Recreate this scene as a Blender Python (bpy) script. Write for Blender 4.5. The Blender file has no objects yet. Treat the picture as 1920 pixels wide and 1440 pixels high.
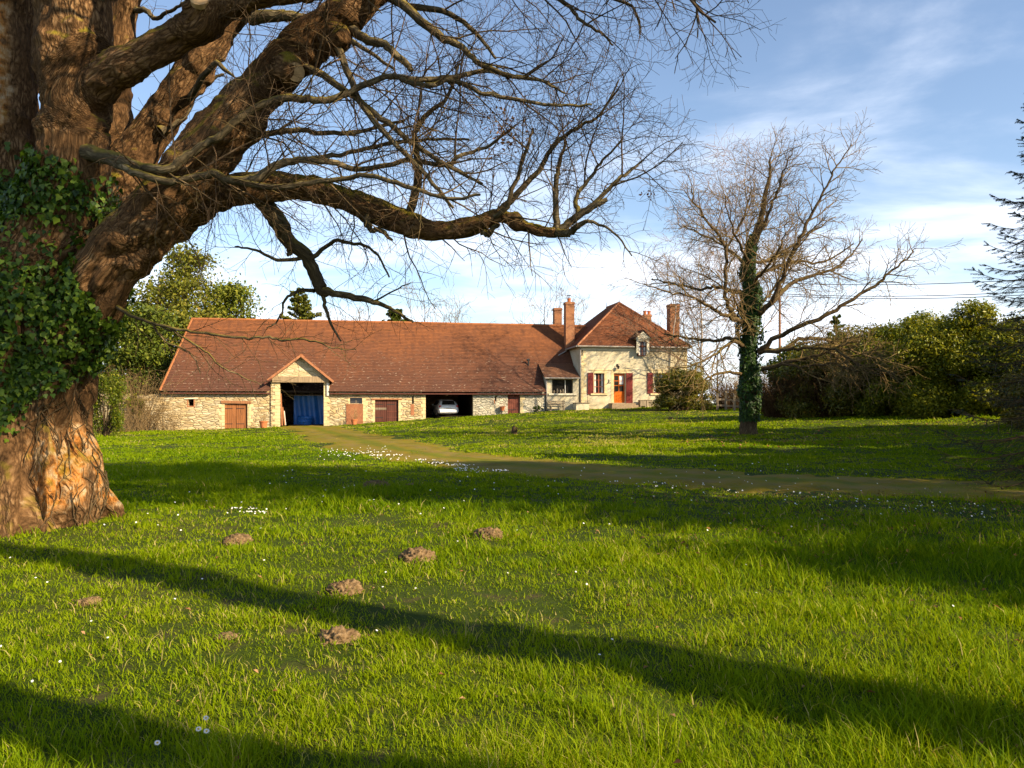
import bpy, bmesh, math, random
import numpy as np
from mathutils import Vector, Matrix
R = math.radians
scene = bpy.context.scene
col = scene.collection

# ------------------------------------------------------------------ camera, sky, sun, exposure
F = 1507.0                       # focal length in pixels of the 1920 px wide photograph
HOR = 760.0                      # horizon row
CAMZ = 1.6
cam_d = bpy.data.cameras.new('camera'); cam = bpy.data.objects.new('camera', cam_d); col.objects.link(cam)
cam.location = (0, 0, CAMZ); cam.rotation_euler = (R(90), 0, 0)
cam_d.sensor_width = 36; cam_d.lens = 36 * F / 1920; cam_d.shift_y = (HOR - 720) / 1920
cam_d.clip_start = 0.1; cam_d.clip_end = 5000
scene.camera = cam
SUN_EL = 29.0
SUN_DIR = Vector((0.848, -0.53, 0)).normalized()          # horizontally towards the sun
SUN_AZ = math.degrees(math.atan2(SUN_DIR.x, SUN_DIR.y))
ld = bpy.data.lights.new('sun', 'SUN'); sun = bpy.data.objects.new('sun', ld); col.objects.link(sun)
ld.energy = 5.0; ld.angle = R(0.5); ld.color = (1.0, 0.83, 0.57)
tosun = Vector((SUN_DIR.x * math.cos(R(SUN_EL)), SUN_DIR.y * math.cos(R(SUN_EL)), math.sin(R(SUN_EL))))
sun.rotation_euler = tosun.to_track_quat('Z', 'Y').to_euler()
sun.location = (20, -15, 30)
scene.view_settings.view_transform = 'Standard'; scene.view_settings.look = 'None'
scene.view_settings.exposure = 1.12; scene.view_settings.gamma = 1.0
scene.view_settings.use_curve_mapping = False
scene.cycles.max_bounces = 6; scene.cycles.transparent_max_bounces = 6
scene.cycles.diffuse_bounces = 3; scene.cycles.glossy_bounces = 2
scene.cycles.use_adaptive_sampling = True

w = bpy.data.worlds.new('World'); scene.world = w; w.use_nodes = True
nt = w.node_tree; N, Lk = nt.nodes, nt.links
N.clear()
def wn(t, **k):
    n = N.new(t)
    for a, b in k.items(): setattr(n, a, b)
    return n
def wmath(op, a, b=None, clamp=False):
    n = wn('ShaderNodeMath', operation=op, use_clamp=clamp)
    for i, v in enumerate((a, b)):
        if v is None: continue
        if isinstance(v, (int, float)): n.inputs[i].default_value = v
        else: Lk.new(v, n.inputs[i])
    return n.outputs[0]
sky = wn('ShaderNodeTexSky', sky_type='NISHITA'); sky.sun_disc = False
sky.sun_elevation = R(SUN_EL); sky.sun_rotation = R(SUN_AZ)
sky.air_density = 1.0; sky.dust_density = 0.4; sky.ozone_density = 2.2; sky.altitude = 200
tc = wn('ShaderNodeTexCoord'); sep = wn('ShaderNodeSeparateXYZ'); Lk.new(tc.outputs['Generated'], sep.inputs[0])
zz = wmath('ADD', wmath('MAXIMUM', sep.outputs[2], 0.0), 0.10)
comb = wn('ShaderNodeCombineXYZ')
Lk.new(wmath('DIVIDE', sep.outputs[0], zz), comb.inputs[0]); Lk.new(wmath('DIVIDE', sep.outputs[1], zz), comb.inputs[1])
mp = wn('ShaderNodeMapping'); mp.inputs['Location'].default_value = (3.1, 1.7, 0); mp.inputs['Rotation'].default_value = (0, 0, R(18))
mp.inputs['Scale'].default_value = (0.75, 1.0, 1); Lk.new(comb.outputs[0], mp.inputs['Vector'])
n1 = wn('ShaderNodeTexNoise'); n1.inputs['Scale'].default_value = 1.15; n1.inputs['Detail'].default_value = 9; n1.inputs['Roughness'].default_value = 0.56
n1.inputs['Distortion'].default_value = 0.35; Lk.new(mp.outputs[0], n1.inputs['Vector'])
n2 = wn('ShaderNodeTexNoise'); n2.inputs['Scale'].default_value = 0.45; n2.inputs['Detail'].default_value = 3; Lk.new(mp.outputs[0], n2.inputs['Vector'])
# thicker cloud low down
low = wn('ShaderNodeMapRange'); low.inputs['From Min'].default_value = 0.02; low.inputs['From Max'].default_value = 0.36
low.inputs['To Min'].default_value = 0.17; low.inputs['To Max'].default_value = -0.07; Lk.new(sep.outputs[2], low.inputs['Value'])
cl = wmath('ADD', wmath('ADD', wmath('MULTIPLY', n1.outputs['Fac'], 0.75), wmath('MULTIPLY', n2.outputs['Fac'], 0.35)), low.outputs[0])
cmap = wn('ShaderNodeMapRange', interpolation_type='SMOOTHSTEP'); cmap.inputs['From Min'].default_value = 0.50; cmap.inputs['From Max'].default_value = 0.78
cmap.inputs['To Max'].default_value = 0.86
Lk.new(cl, cmap.inputs['Value'])
mx = wn('ShaderNodeMix', data_type='RGBA'); Lk.new(cmap.outputs[0], mx.inputs[0])
hsv = wn('ShaderNodeHueSaturation'); hsv.inputs['Saturation'].default_value = 0.92; hsv.inputs['Value'].default_value = 1.0
Lk.new(sky.outputs[0], hsv.inputs['Color'])
Lk.new(hsv.outputs[0], mx.inputs[6]); mx.inputs[7].default_value = (7.0, 7.3, 8.0, 1)
bg = wn('ShaderNodeBackground'); bg.inputs['Strength'].default_value = 0.10; Lk.new(mx.outputs[2], bg.inputs['Color'])
out = wn('ShaderNodeOutputWorld'); Lk.new(bg.outputs[0], out.inputs['Surface'])

# ------------------------------------------------------------------ helpers
rng = random.Random(7)
nrg = np.random.default_rng(7)
def W(px, py, D):
    return Vector(((px - 960) / F * D, D, CAMZ - (py - HOR) / F * D))
def tag(o, label=None, cat=None, group=None, kind=None):
    if label: o['label'] = label
    if cat: o['category'] = cat
    if group: o['group'] = group
    if kind: o['kind'] = kind
    return o
def empty(name, loc=(0, 0, 0), rz=0, parent=None):
    o = bpy.data.objects.new(name, None); col.objects.link(o); o.location = loc; o.rotation_euler = (0, 0, rz)
    o.empty_display_size = 0.2; o.parent = parent
    return o
def link(name, me, m, parent=None, smooth=False):
    o = bpy.data.objects.new(name, me); col.objects.link(o)
    if m is not None: me.materials.append(m)
    o.parent = parent
    if smooth: me.shade_smooth()
    return o
def np_mesh(name, V, polys, attrs=None, uv=None):
    """V (n,3); polys: list of (m,k) int arrays; attrs: dict name -> (n,) or (n,3)."""
    me = bpy.data.meshes.new(name)
    V = np.ascontiguousarray(V, dtype=np.float32)
    me.vertices.add(len(V)); me.vertices.foreach_set('co', V.ravel())
    polys = [np.asarray(p, dtype=np.int32) for p in polys if len(p)]
    idx = np.concatenate([p.ravel() for p in polys]); tot = np.concatenate([np.full(len(p), p.shape[1], np.int32) for p in polys])
    start = np.zeros(len(tot), np.int32); start[1:] = np.cumsum(tot)[:-1]
    me.loops.add(len(idx)); me.loops.foreach_set('vertex_index', idx)
    me.polygons.add(len(tot)); me.polygons.foreach_set('loop_start', start)
    try: me.polygons.foreach_set('loop_total', tot)
    except Exception: pass
    for k, a in (attrs or {}).items():
        a = np.ascontiguousarray(a, dtype=np.float32)
        if a.ndim == 1: t = me.attributes.new(k, 'FLOAT', 'POINT'); t.data.foreach_set('value', a)
        else: t = me.attributes.new(k, 'FLOAT_VECTOR', 'POINT'); t.data.foreach_set('vector', a.ravel())
    me.update(calc_edges=True); me.validate()
    return me
def _hash(i, j, k):
    h = (i.astype(np.int64) * 374761393 + j.astype(np.int64) * 668265263 + k.astype(np.int64) * 2147483647) & 0xffffffff
    h = ((h ^ (h >> 13)) * 1274126177) & 0xffffffff
    h = ((h ^ (h >> 16)) * 2246822519) & 0xffffffff
    return ((h ^ (h >> 15)) & 0xffffff) / float(0xffffff)
def vnoise(P):
    P = np.asarray(P, dtype=np.float64)
    I = np.floor(P).astype(np.int64); f = P - I; u = f * f * (3 - 2 * f)
    i, j, k = I[..., 0], I[..., 1], I[..., 2]; r = 0
    for a in (0, 1):
        wa = u[..., 0] if a else 1 - u[..., 0]
        for b in (0, 1):
            wb = u[..., 1] if b else 1 - u[..., 1]
            for c in (0, 1):
                wc = u[..., 2] if c else 1 - u[..., 2]
                r = r + wa * wb * wc * _hash(i + a, j + b, k + c)
    return r
def fbm(P, o=4, lac=2.03, g=0.5):
    P = np.asarray(P, dtype=np.float64); a, s, t = 1.0, 0, 0
    for q in range(o):
        s = s + a * vnoise(P + 17.3 * q); t += a; a *= g; P = P * lac
    return s / t
def fbm2(x, y, sc, o=4, seed=0):
    return fbm(np.stack([np.asarray(x) * sc, np.asarray(y) * sc, np.full(np.shape(x), seed + 0.5)], -1), o)

class MB:
    def __init__(s): s.v = []; s.f = []
    def add(s, vs, fs):
        b = len(s.v); s.v += [tuple(v) for v in vs]; s.f += [tuple(b + i for i in f) for f in fs]
    def box(s, x0, x1, y0, y1, z0, z1):
        s.add([(x0, y0, z0), (x1, y0, z0), (x1, y1, z0), (x0, y1, z0), (x0, y0, z1), (x1, y0, z1), (x1, y1, z1), (x0, y1, z1)],
              [(0, 3, 2, 1), (4, 5, 6, 7), (0, 1, 5, 4), (1, 2, 6, 5), (2, 3, 7, 6), (3, 0, 4, 7)])
    def bar(s, a, b, w, h, up=(0, 0, 1)):
        a, b = Vector(a), Vector(b); d = (b - a).normalized(); u = Vector(up)
        sx = d.cross(u)
        if sx.length < 1e-4: sx = d.cross(Vector((1, 0, 0)))
        sx.normalize(); uz = sx.cross(d)
        vs = [p + sx * (i * w / 2) + uz * (j * h / 2) for p in (a, b) for i, j in ((-1, -1), (1, -1), (1, 1), (-1, 1))]
        s.add(vs, [(3, 2, 1, 0), (4, 5, 6, 7), (0, 1, 5, 4), (1, 2, 6, 5), (2, 3, 7, 6), (3, 0, 4, 7)])
    def quad(s, *p): s.add(p, [tuple(range(len(p)))])
    def poly(s, pts, y0, y1):
        """polygon in local x,z extruded from y0 to y1 (front at y0)"""
        n = len(pts); vs = [(x, y0, z) for x, z in pts] + [(x, y1, z) for x, z in pts]
        s.add(vs, [tuple(range(n)), tuple(range(2 * n - 1, n - 1, -1))] + [(i, i + n, (i + 1) % n + n, (i + 1) % n) for i in range(n)])
    def tube(s, pts, rad, n=8, cap=True):
        pts = [Vector(p) for p in pts]
        if isinstance(rad, (int, float)): rad = [rad] * len(pts)
        b = len(s.v); ref = None
        for i, p in enumerate(pts):
            t = (pts[min(i + 1, len(pts) - 1)] - pts[max(i - 1, 0)]).normalized()
            if ref is None:
                ref = Vector((0, 0, 1)) if abs(t.z) < 0.9 else Vector((1, 0, 0))
            sx = t.cross(ref).normalized(); sy = sx.cross(t); ref = sy
            for k in range(n):
                a = 2 * math.pi * k / n
                s.v.append(tuple(p + sx * math.cos(a) * rad[i] + sy * math.sin(a) * rad[i]))
        for i in range(len(pts) - 1):
            for k in range(n):
                k2 = (k + 1) % n
                s.f.append((b + i * n + k, b + i * n + k2, b + (i + 1) * n + k2, b + (i + 1) * n + k))
        if cap:
            s.f.append(tuple(b + k for k in range(n - 1, -1, -1))); e = b + (len(pts) - 1) * n
            s.f.append(tuple(e + k for k in range(n)))
    def lathe(s, prof, n=16, c=(0, 0, 0)):
        b = len(s.v)
        for r, z in prof:
            for k in range(n):
                a = 2 * math.pi * k / n; s.v.append((c[0] + r * math.cos(a), c[1] + r * math.sin(a), c[2] + z))
        for i in range(len(prof) - 1):
            for k in range(n):
                k2 = (k + 1) % n; s.f.append((b + i * n + k, b + i * n + k2, b + (i + 1) * n + k2, b + (i + 1) * n + k))
        s.f.append(tuple(b + k for k in range(n - 1, -1, -1))); e = b + (len(prof) - 1) * n
        s.f.append(tuple(e + k for k in range(n)))
    def build(s, name, m, parent=None, smooth=False, bevel=0):
        me = bpy.data.meshes.new(name); me.from_pydata(s.v, [], s.f)
        if bevel:
            bm = bmesh.new(); bm.from_mesh(me)
            bmesh.ops.bevel(bm, geom=[e for e in bm.edges], offset=bevel, segments=1, affect='EDGES', clamp_overlap=True)
            bm.to_mesh(me); bm.free()
        me.update()
        return link(name, me, m, parent, smooth)

# ------------------------------------------------------------------ materials
def hexc(c): return (c[0], c[1], c[2], 1)
class Mat:
    def __init__(s, name, rough=0.8, spec=0.3):
        s.m = bpy.data.materials.new(name); s.m.use_nodes = True; s.t = s.m.node_tree; s.n = s.t.nodes; s.l = s.t.links
        s.b = s.n['Principled BSDF']; s.b.inputs['Roughness'].default_value = rough; s.b.inputs['Specular IOR Level'].default_value = spec
    def node(s, t, **k):
        n = s.n.new(t)
        for a, b in k.items(): setattr(n, a, b)
        return n
    def put(s, sock, v):
        if isinstance(v, (int, float)): sock.default_value = v
        elif isinstance(v, tuple): sock.default_value = hexc(v) if len(v) == 3 and sock.type == 'RGBA' else v
        else: s.l.new(v, sock)
    def obj(s, scale=(1, 1, 1), rot=(0, 0, 0)):
        tc = s.node('ShaderNodeTexCoord'); mp = s.node('ShaderNodeMapping'); mp.inputs['Scale'].default_value = scale; mp.inputs['Rotation'].default_value = rot
        s.l.new(tc.outputs['Object'], mp.inputs['Vector']); return mp.outputs[0]
    def attr(s, name, out='Fac'):
        a = s.node('ShaderNodeAttribute'); a.attribute_name = name; return a.outputs[out]
    def scale(s, v, k):
        m = s.node('ShaderNodeMapping'); m.inputs['Scale'].default_value = k; s.l.new(v, m.inputs['Vector']); return m.outputs[0]
    def noise(s, v, sc, det=4, rough=0.55, dist=0.0, out='Fac'):
        n = s.node('ShaderNodeTexNoise'); n.inputs['Scale'].default_value = sc; n.inputs['Detail'].default_value = det
        n.inputs['Roughness'].default_value = rough; n.inputs['Distortion'].default_value = dist; s.l.new(v, n.inputs['Vector']); return n.outputs[out]
    def vor(s, v, sc, feat='F1', out='Distance', rnd=1.0):
        n = s.node('ShaderNodeTexVoronoi', feature=feat); n.inputs['Scale'].default_value = sc; n.inputs['Randomness'].default_value = rnd
        s.l.new(v, n.inputs['Vector']); return n.outputs[out]
    def ramp(s, f, stops, interp='LINEAR'):
        r = s.node('ShaderNodeValToRGB'); r.color_ramp.interpolation = interp; e = r.color_ramp.elements
        while len(e) < len(stops): e.new(0.5)
        for i, (p, c) in enumerate(stops):
            e[i].position = p; e[i].color = hexc(c) if isinstance(c, tuple) else (c, c, c, 1)
        s.put(r.inputs[0], f); return r.outputs[0]
    def mix(s, f, a, b, mode='MIX'):
        n = s.node('ShaderNodeMix', data_type='RGBA', blend_type=mode); s.put(n.inputs[0], f); s.put(n.inputs[6], a); s.put(n.inputs[7], b); return n.outputs[2]
    def math(s, op, a, b=0.0, clamp=False):
        n = s.node('ShaderNodeMath', operation=op, use_clamp=clamp); s.put(n.inputs[0], a); s.put(n.inputs[1], b); return n.outputs[0]
    def mr(s, v, a, b, c=0.0, d=1.0):
        n = s.node('ShaderNodeMapRange'); s.put(n.inputs[0], v)
        for i, x in enumerate((a, b, c, d)): n.inputs[i + 1].default_value = x
        return n.outputs[0]
    def sepz(s, v):
        n = s.node('ShaderNodeSeparateXYZ'); s.l.new(v, n.inputs[0]); return n.outputs
    def bump(s, h, st=0.5, d=0.02):
        n = s.node('ShaderNodeBump'); n.inputs['Strength'].default_value = st; n.inputs['Distance'].default_value = d
        s.l.new(h, n.inputs['Height']); s.l.new(n.outputs[0], s.b.inputs['Normal']); return n.outputs[0]
    def col(s, c): s.put(s.b.inputs['Base Color'], c)
    def normz(s):
        g = s.node('ShaderNodeNewGeometry'); return s.sepz(g.outputs['Normal'])[2]
    def translucent(s, c, f):
        tr = s.node('ShaderNodeBsdfTranslucent'); s.put(tr.inputs['Color'], c); mx = s.node('ShaderNodeMixShader'); s.put(mx.inputs[0], f)
        s.l.new(s.b.outputs[0], mx.inputs[1]); s.l.new(tr.outputs[0], mx.inputs[2]); s.l.new(mx.outputs[0], s.n['Material Output'].inputs['Surface'])
M = {}
def plain(name, c, rough=0.7, spec=0.3, var=0.25, sc=6.0):
    k = Mat(name, rough, spec); o = k.obj(); n = k.noise(o, sc, 5)
    k.col(k.ramp(n, [(0.3, tuple(x * (1 - var) for x in c)), (0.7, tuple(min(1, x * (1 + var)) for x in c))]))
    k.bump(n, 0.15, 0.01); M[name] = k.m; return k.m
# lawn soil under the grass
k = Mat('lawn_soil', 0.95, 0.1); g = k.obj()
c = k.ramp(k.noise(g, 0.35, 5), [(0.3, (0.024, 0.040, 0.003)), (0.55, (0.042, 0.060, 0.004)), (0.75, (0.075, 0.065, 0.016))])
c = k.mix(k.mr(k.noise(g, 2.3, 5), 0.55, 0.75), c, (0.075, 0.055, 0.025)); k.col(c); k.bump(k.noise(g, 18, 6), 0.7, 0.03); M['soil'] = k.m
# mossy track
k = Mat('mossy_track', 0.95, 0.1); g = k.obj()
c = k.ramp(k.noise(g, 0.9, 6), [(0.3, (0.14, 0.100, 0.006)), (0.5, (0.21, 0.150, 0.005)), (0.7, (0.155, 0.155, 0.004))])
c = k.mix(k.mr(k.noise(g, 1.9, 6), 0.50, 0.70), c, (0.11, 0.12, 0.008)); c = k.mix(k.mr(k.noise(g, 14, 4), 0.52, 0.75), c, (0.19, 0.135, 0.065)); ln = k.math('ABSOLUTE', k.attr('lane')); rut = k.math('MULTIPLY', k.mr(k.math('ABSOLUTE', k.math('SUBTRACT', ln, 0.42)), 0.24, 0.06), k.mr(k.noise(g, 1.1, 5), 0.35, 0.6)); c = k.mix(k.math('MULTIPLY', rut, 0.5), c, (0.22, 0.145, 0.06)); c = k.mix(k.math('MULTIPLY', k.mr(ln, 0.22, 0.05), 0.6), c, (0.10, 0.125, 0.006)); k.col(c); k.bump(k.noise(g, 25, 6), 0.6, 0.02); M['track'] = k.m
# blades
def leafmat(name, stops, trans, f=0.4, rough=0.5, spec=0.3):
    k = Mat(name, rough, spec); c = k.ramp(k.attr('tint'), stops); k.col(c); k.translucent(k.mix(1.0, c, trans, 'MULTIPLY'), f); M[name] = k.m
leafmat('grass_blade', [(0.0, (0.055, 0.115, 0.002)), (0.35, (0.130, 0.205, 0.001)), (0.7, (0.225, 0.285, 0.002)), (0.9, (0.26, 0.30, 0.012)), (1.0, (0.42, 0.34, 0.12))], (1.5, 1.35, 0.4), 0.42, 0.6, 0.07)
leafmat('laurel_leaf', [(0.0, (0.020, 0.045, 0.003)), (0.4, (0.075, 0.105, 0.005)), (0.75, (0.19, 0.20, 0.010)), (1.0, (0.34, 0.31, 0.02))], (1.6, 1.4, 0.4), 0.32, 0.42, 0.22)
leafmat('yellow_laurel_leaf', [(0.0, (0.04, 0.06, 0.004)), (0.4, (0.11, 0.115, 0.006)), (0.8, (0.23, 0.18, 0.014)), (1.0, (0.30, 0.19, 0.025))], (1.6, 1.3, 0.4), 0.30, 0.4, 0.4)
leafmat('ivy_leaf', [(0.0, (0.012, 0.032, 0.004)), (0.5, (0.030, 0.070, 0.006)), (0.85, (0.085, 0.14, 0.010)), (1.0, (0.16, 0.23, 0.02))], (1.4, 1.5, 0.4), 0.22, 0.5, 0.25)
leafmat('spruce_needle', [(0.0, (0.010, 0.022, 0.010)), (0.6, (0.022, 0.040, 0.016)), (1.0, (0.055, 0.065, 0.025))], (1.0, 1.2, 0.6), 0.1, 0.5, 0.3)
leafmat('cedar_foliage', [(0.0, (0.05, 0.065, 0.008)), (0.45, (0.14, 0.15, 0.014)), (0.8, (0.27, 0.24, 0.025)), (1.0, (0.33, 0.22, 0.05))], (1.3, 1.2, 0.5), 0.25, 0.6, 0.2)
leafmat('dark_conifer_foliage', [(0.0, (0.035, 0.055, 0.006)), (0.5, (0.105, 0.135, 0.011)), (1.0, (0.24, 0.23, 0.022))], (1.3, 1.2, 0.5), 0.2, 0.6, 0.2)
leafmat('dead_leaf', [(0.0, (0.10, 0.045, 0.02)), (0.5, (0.24, 0.10, 0.035)), (1.0, (0.42, 0.24, 0.12))], (1.3, 1.0, 0.7), 0.25, 0.7, 0.2)
leafmat('petal', [(0.0, (0.75, 0.72, 0.68)), (1.0, (0.85, 0.85, 0.82))], (1, 1, 1), 0.2, 0.6, 0.2)
plain('daisy_heart', (0.65, 0.42, 0.03))
# bark (uses the per-vertex bark_co vector, stretched along each limb)
def bark(name, dark, mid, light, moss=(0.13, 0.12, 0.015), mossamt=0.5, peel=False, bs=0.8, bd=0.03, sc=1.0):
    k = Mat(name, 0.95, 0.05); v = k.attr('bark_co', 'Vector'); o = k.obj()
    wv = k.noise(v, 9 * sc, 4, out='Color'); vv = k.node('ShaderNodeVectorMath', operation='MULTIPLY_ADD'); k.l.new(wv, vv.inputs[0]); vv.inputs[1].default_value = (0.12 / sc,) * 3; k.l.new(v, vv.inputs[2])
    vl = k.scale(vv.outputs[0], (1, 1, 1)); ed = k.vor(vl, 24 * sc, 'DISTANCE_TO_EDGE'); r = k.noise(v, 70 * sc, 6, 0.7); r2 = k.noise(v, 16 * sc, 6, 0.68, 0.0)
    h = k.math('ADD', k.math('MULTIPLY', k.mr(ed, 0.0, 0.34), k.mr(k.noise(o, 2.2, 3), 0.35, 0.65, 0.10, 0.42)), k.math('ADD', k.math('MULTIPLY', r, 0.42), k.math('MULTIPLY', r2, 0.50)))
    c = k.ramp(h, [(0.38, dark), (0.60, mid), (0.85, light)])
    c = k.mix(k.mr(k.noise(o, 1.7, 5), 0.4, 0.7, 0.0, 0.75), c, k.mix(0.5, c, mid))
    if peel:
        p = k.attr('peel'); pn = k.noise(o, 9, 5)
        pc = k.ramp(pn, [(0.32, (0.09, 0.038, 0.014)), (0.45, (0.42, 0.165, 0.035)), (0.55, (0.40, 0.22, 0.09)), (0.70, (0.46, 0.34, 0.21))])
        c = k.mix(k.mr(k.math('ADD', p, k.math('MULTIPLY', k.math('SUBTRACT', pn, 0.5), 0.8)), 0.35, 0.6), c, pc)
    mo = k.math('ADD', k.mr(k.normz(), -0.1, 0.9, 0.0, 0.75), k.math('MULTIPLY', k.math('SUBTRACT', k.noise(o, 2.6, 5), 0.5), 1.6))
    c = k.mix(k.math('MULTIPLY', k.mr(mo, 0.35, 0.75), mossamt), c, k.mix(k.noise(o, 30, 3), moss, tuple(x * 1.7 for x in moss)))
    k.col(c); k.bump(h, bs, bd); M[name] = k.m
bark('old_bark', (0.022, 0.012, 0.006), (0.150, 0.080, 0.035), (0.32, 0.19, 0.090), moss=(0.17, 0.135, 0.012), mossamt=0.8, peel=True, bs=1.0, bd=0.05, sc=0.8)
bark('limb_bark', (0.035, 0.026, 0.016), (0.105, 0.080, 0.045), (0.21, 0.165, 0.095), moss=(0.17, 0.13, 0.016), mossamt=0.65, bs=0.8, bd=0.02)
bark('twig_bark', (0.045, 0.028, 0.016), (0.110, 0.070, 0.040), (0.20, 0.135, 0.08), mossamt=0.25, bs=0.3, bd=0.004)
bark('oak_bark', (0.035, 0.022, 0.012), (0.10, 0.068, 0.036), (0.21, 0.15, 0.085), moss=(0.13, 0.10, 0.015), mossamt=0.5, bs=0.7, bd=0.03)
bark('oak_twig_bark', (0.10, 0.062, 0.028), (0.19, 0.125, 0.058), (0.32, 0.22, 0.11), moss=(0.17, 0.13, 0.02), mossamt=0.5, bs=0.2, bd=0.004)
bark('birch_bark', (0.28, 0.22, 0.18), (0.52, 0.45, 0.38), (0.68, 0.60, 0.52), mossamt=0.1, bs=0.3, bd=0.01)
bark('birch_twig_bark', (0.14, 0.085, 0.055), (0.25, 0.165, 0.105), (0.34, 0.24, 0.16), mossamt=0.0, bs=0.2, bd=0.003)
bark('brush_bark', (0.12, 0.07, 0.03), (0.24, 0.155, 0.07), (0.36, 0.25, 0.13), mossamt=0.2, bs=0.2, bd=0.003)
bark('red_brush_bark', (0.045, 0.024, 0.012), (0.095, 0.052, 0.024), (0.18, 0.105, 0.05), mossamt=0.1, bs=0.2, bd=0.003)
# rubble stone
def rubble(name, stops, mortar, sx=2.0, sz=6.5, mort=0.06, bs=0.9):
    k = Mat(name, 0.9, 0.15); o = k.obj()
    wv = k.noise(o, 1.2, 3, out='Color'); vv = k.node('ShaderNodeVectorMath', operation='MULTIPLY_ADD'); k.l.new(wv, vv.inputs[0]); vv.inputs[1].default_value = (0.45, 0.1, 0.12); k.l.new(o, vv.inputs[2])
    v = k.scale(vv.outputs[0], (sx, 0.7 * sx, sz))
    cell = k.vor(v, 1.0, 'F1', 'Color'); ed = k.vor(v, 1.0, 'DISTANCE_TO_EDGE')
    cs = k.sepz(cell)
    c = k.ramp(cs[0], stops)
    c = k.mix(k.mr(cs[1], 0.0, 1.0, 0.0, 0.35), c, k.mix(0.55, c, (0.60, 0.56, 0.46)))
    c = k.mix(k.mr(k.noise(o, 9, 5), 0.35, 0.7, 0.0, 0.35), c, tuple(x * 0.55 for x in mortar))
    hole = k.math('MULTIPLY', k.mr(cs[2], 0.25, 0.6), 1.0)
    c = k.mix(k.math('MULTIPLY', k.mr(ed, mort, mort * 0.35), 0.85), c, k.mix(hole, mortar, tuple(x * 0.28 for x in mortar)))
    big = k.noise(o, 0.5, 4); c = k.mix(k.mr(big, 0.5, 0.75, 0.0, 0.4), c, (0.52, 0.42, 0.26))
    k.col(c); k.bump(k.math('ADD', k.mr(ed, 0.0, 0.16), k.math('MULTIPLY', k.noise(o, 14, 4), 0.3)), bs, 0.05); M[name] = k.m
rubble('barn_stone', [(0.0, (0.40, 0.27, 0.12)), (0.3, (0.56, 0.40, 0.19)), (0.6, (0.62, 0.48, 0.27)), (0.85, (0.46, 0.35, 0.20)), (1.0, (0.66, 0.55, 0.36))], (0.44, 0.33, 0.18))
rubble('grey_stone', [(0.0, (0.38, 0.33, 0.24)), (0.5, (0.55, 0.49, 0.36)), (1.0, (0.62, 0.56, 0.42))], (0.50, 0.44, 0.31), 2.6, 6.5)
rubble('gable_stone', [(0.0, (0.50, 0.38, 0.20)), (0.5, (0.58, 0.46, 0.26)), (1.0, (0.60, 0.50, 0.32))], (0.52, 0.41, 0.23), 1.6, 4.5, 0.04, 0.5)
# render / plaster of the house with stones showing faintly
k = Mat('house_render', 0.9, 0.15); o = k.obj()
c = k.ramp(k.noise(o, 0.9, 6), [(0.3, (0.44, 0.36, 0.22)), (0.48, (0.54, 0.465, 0.31)), (0.72, (0.61, 0.54, 0.39))])
v = k.scale(o, (2.6, 2, 6)); ed = k.vor(v, 1.0, 'DISTANCE_TO_EDGE')
c = k.mix(k.math('MULTIPLY', k.mr(ed, 0.07, 0.0), k.mr(k.noise(o, 0.7, 3), 0.35, 0.6, 0.1, 0.75)), c, (0.40, 0.32, 0.19))
c = k.mix(k.mr(k.noise(k.scale(o, (3, 3, 0.6)), 1.1, 5), 0.6, 0.8, 0.0, 0.45), c, (0.42, 0.35, 0.22)); k.col(c); k.bump(k.noise(o, 9, 6), 0.4, 0.02); M['render'] = k.m
plain('dressed_stone', (0.60, 0.47, 0.25), 0.85, 0.2, 0.18, 3.0)
plain('sill_stone', (0.62, 0.55, 0.40), 0.85, 0.2, 0.15, 4.0)
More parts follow.
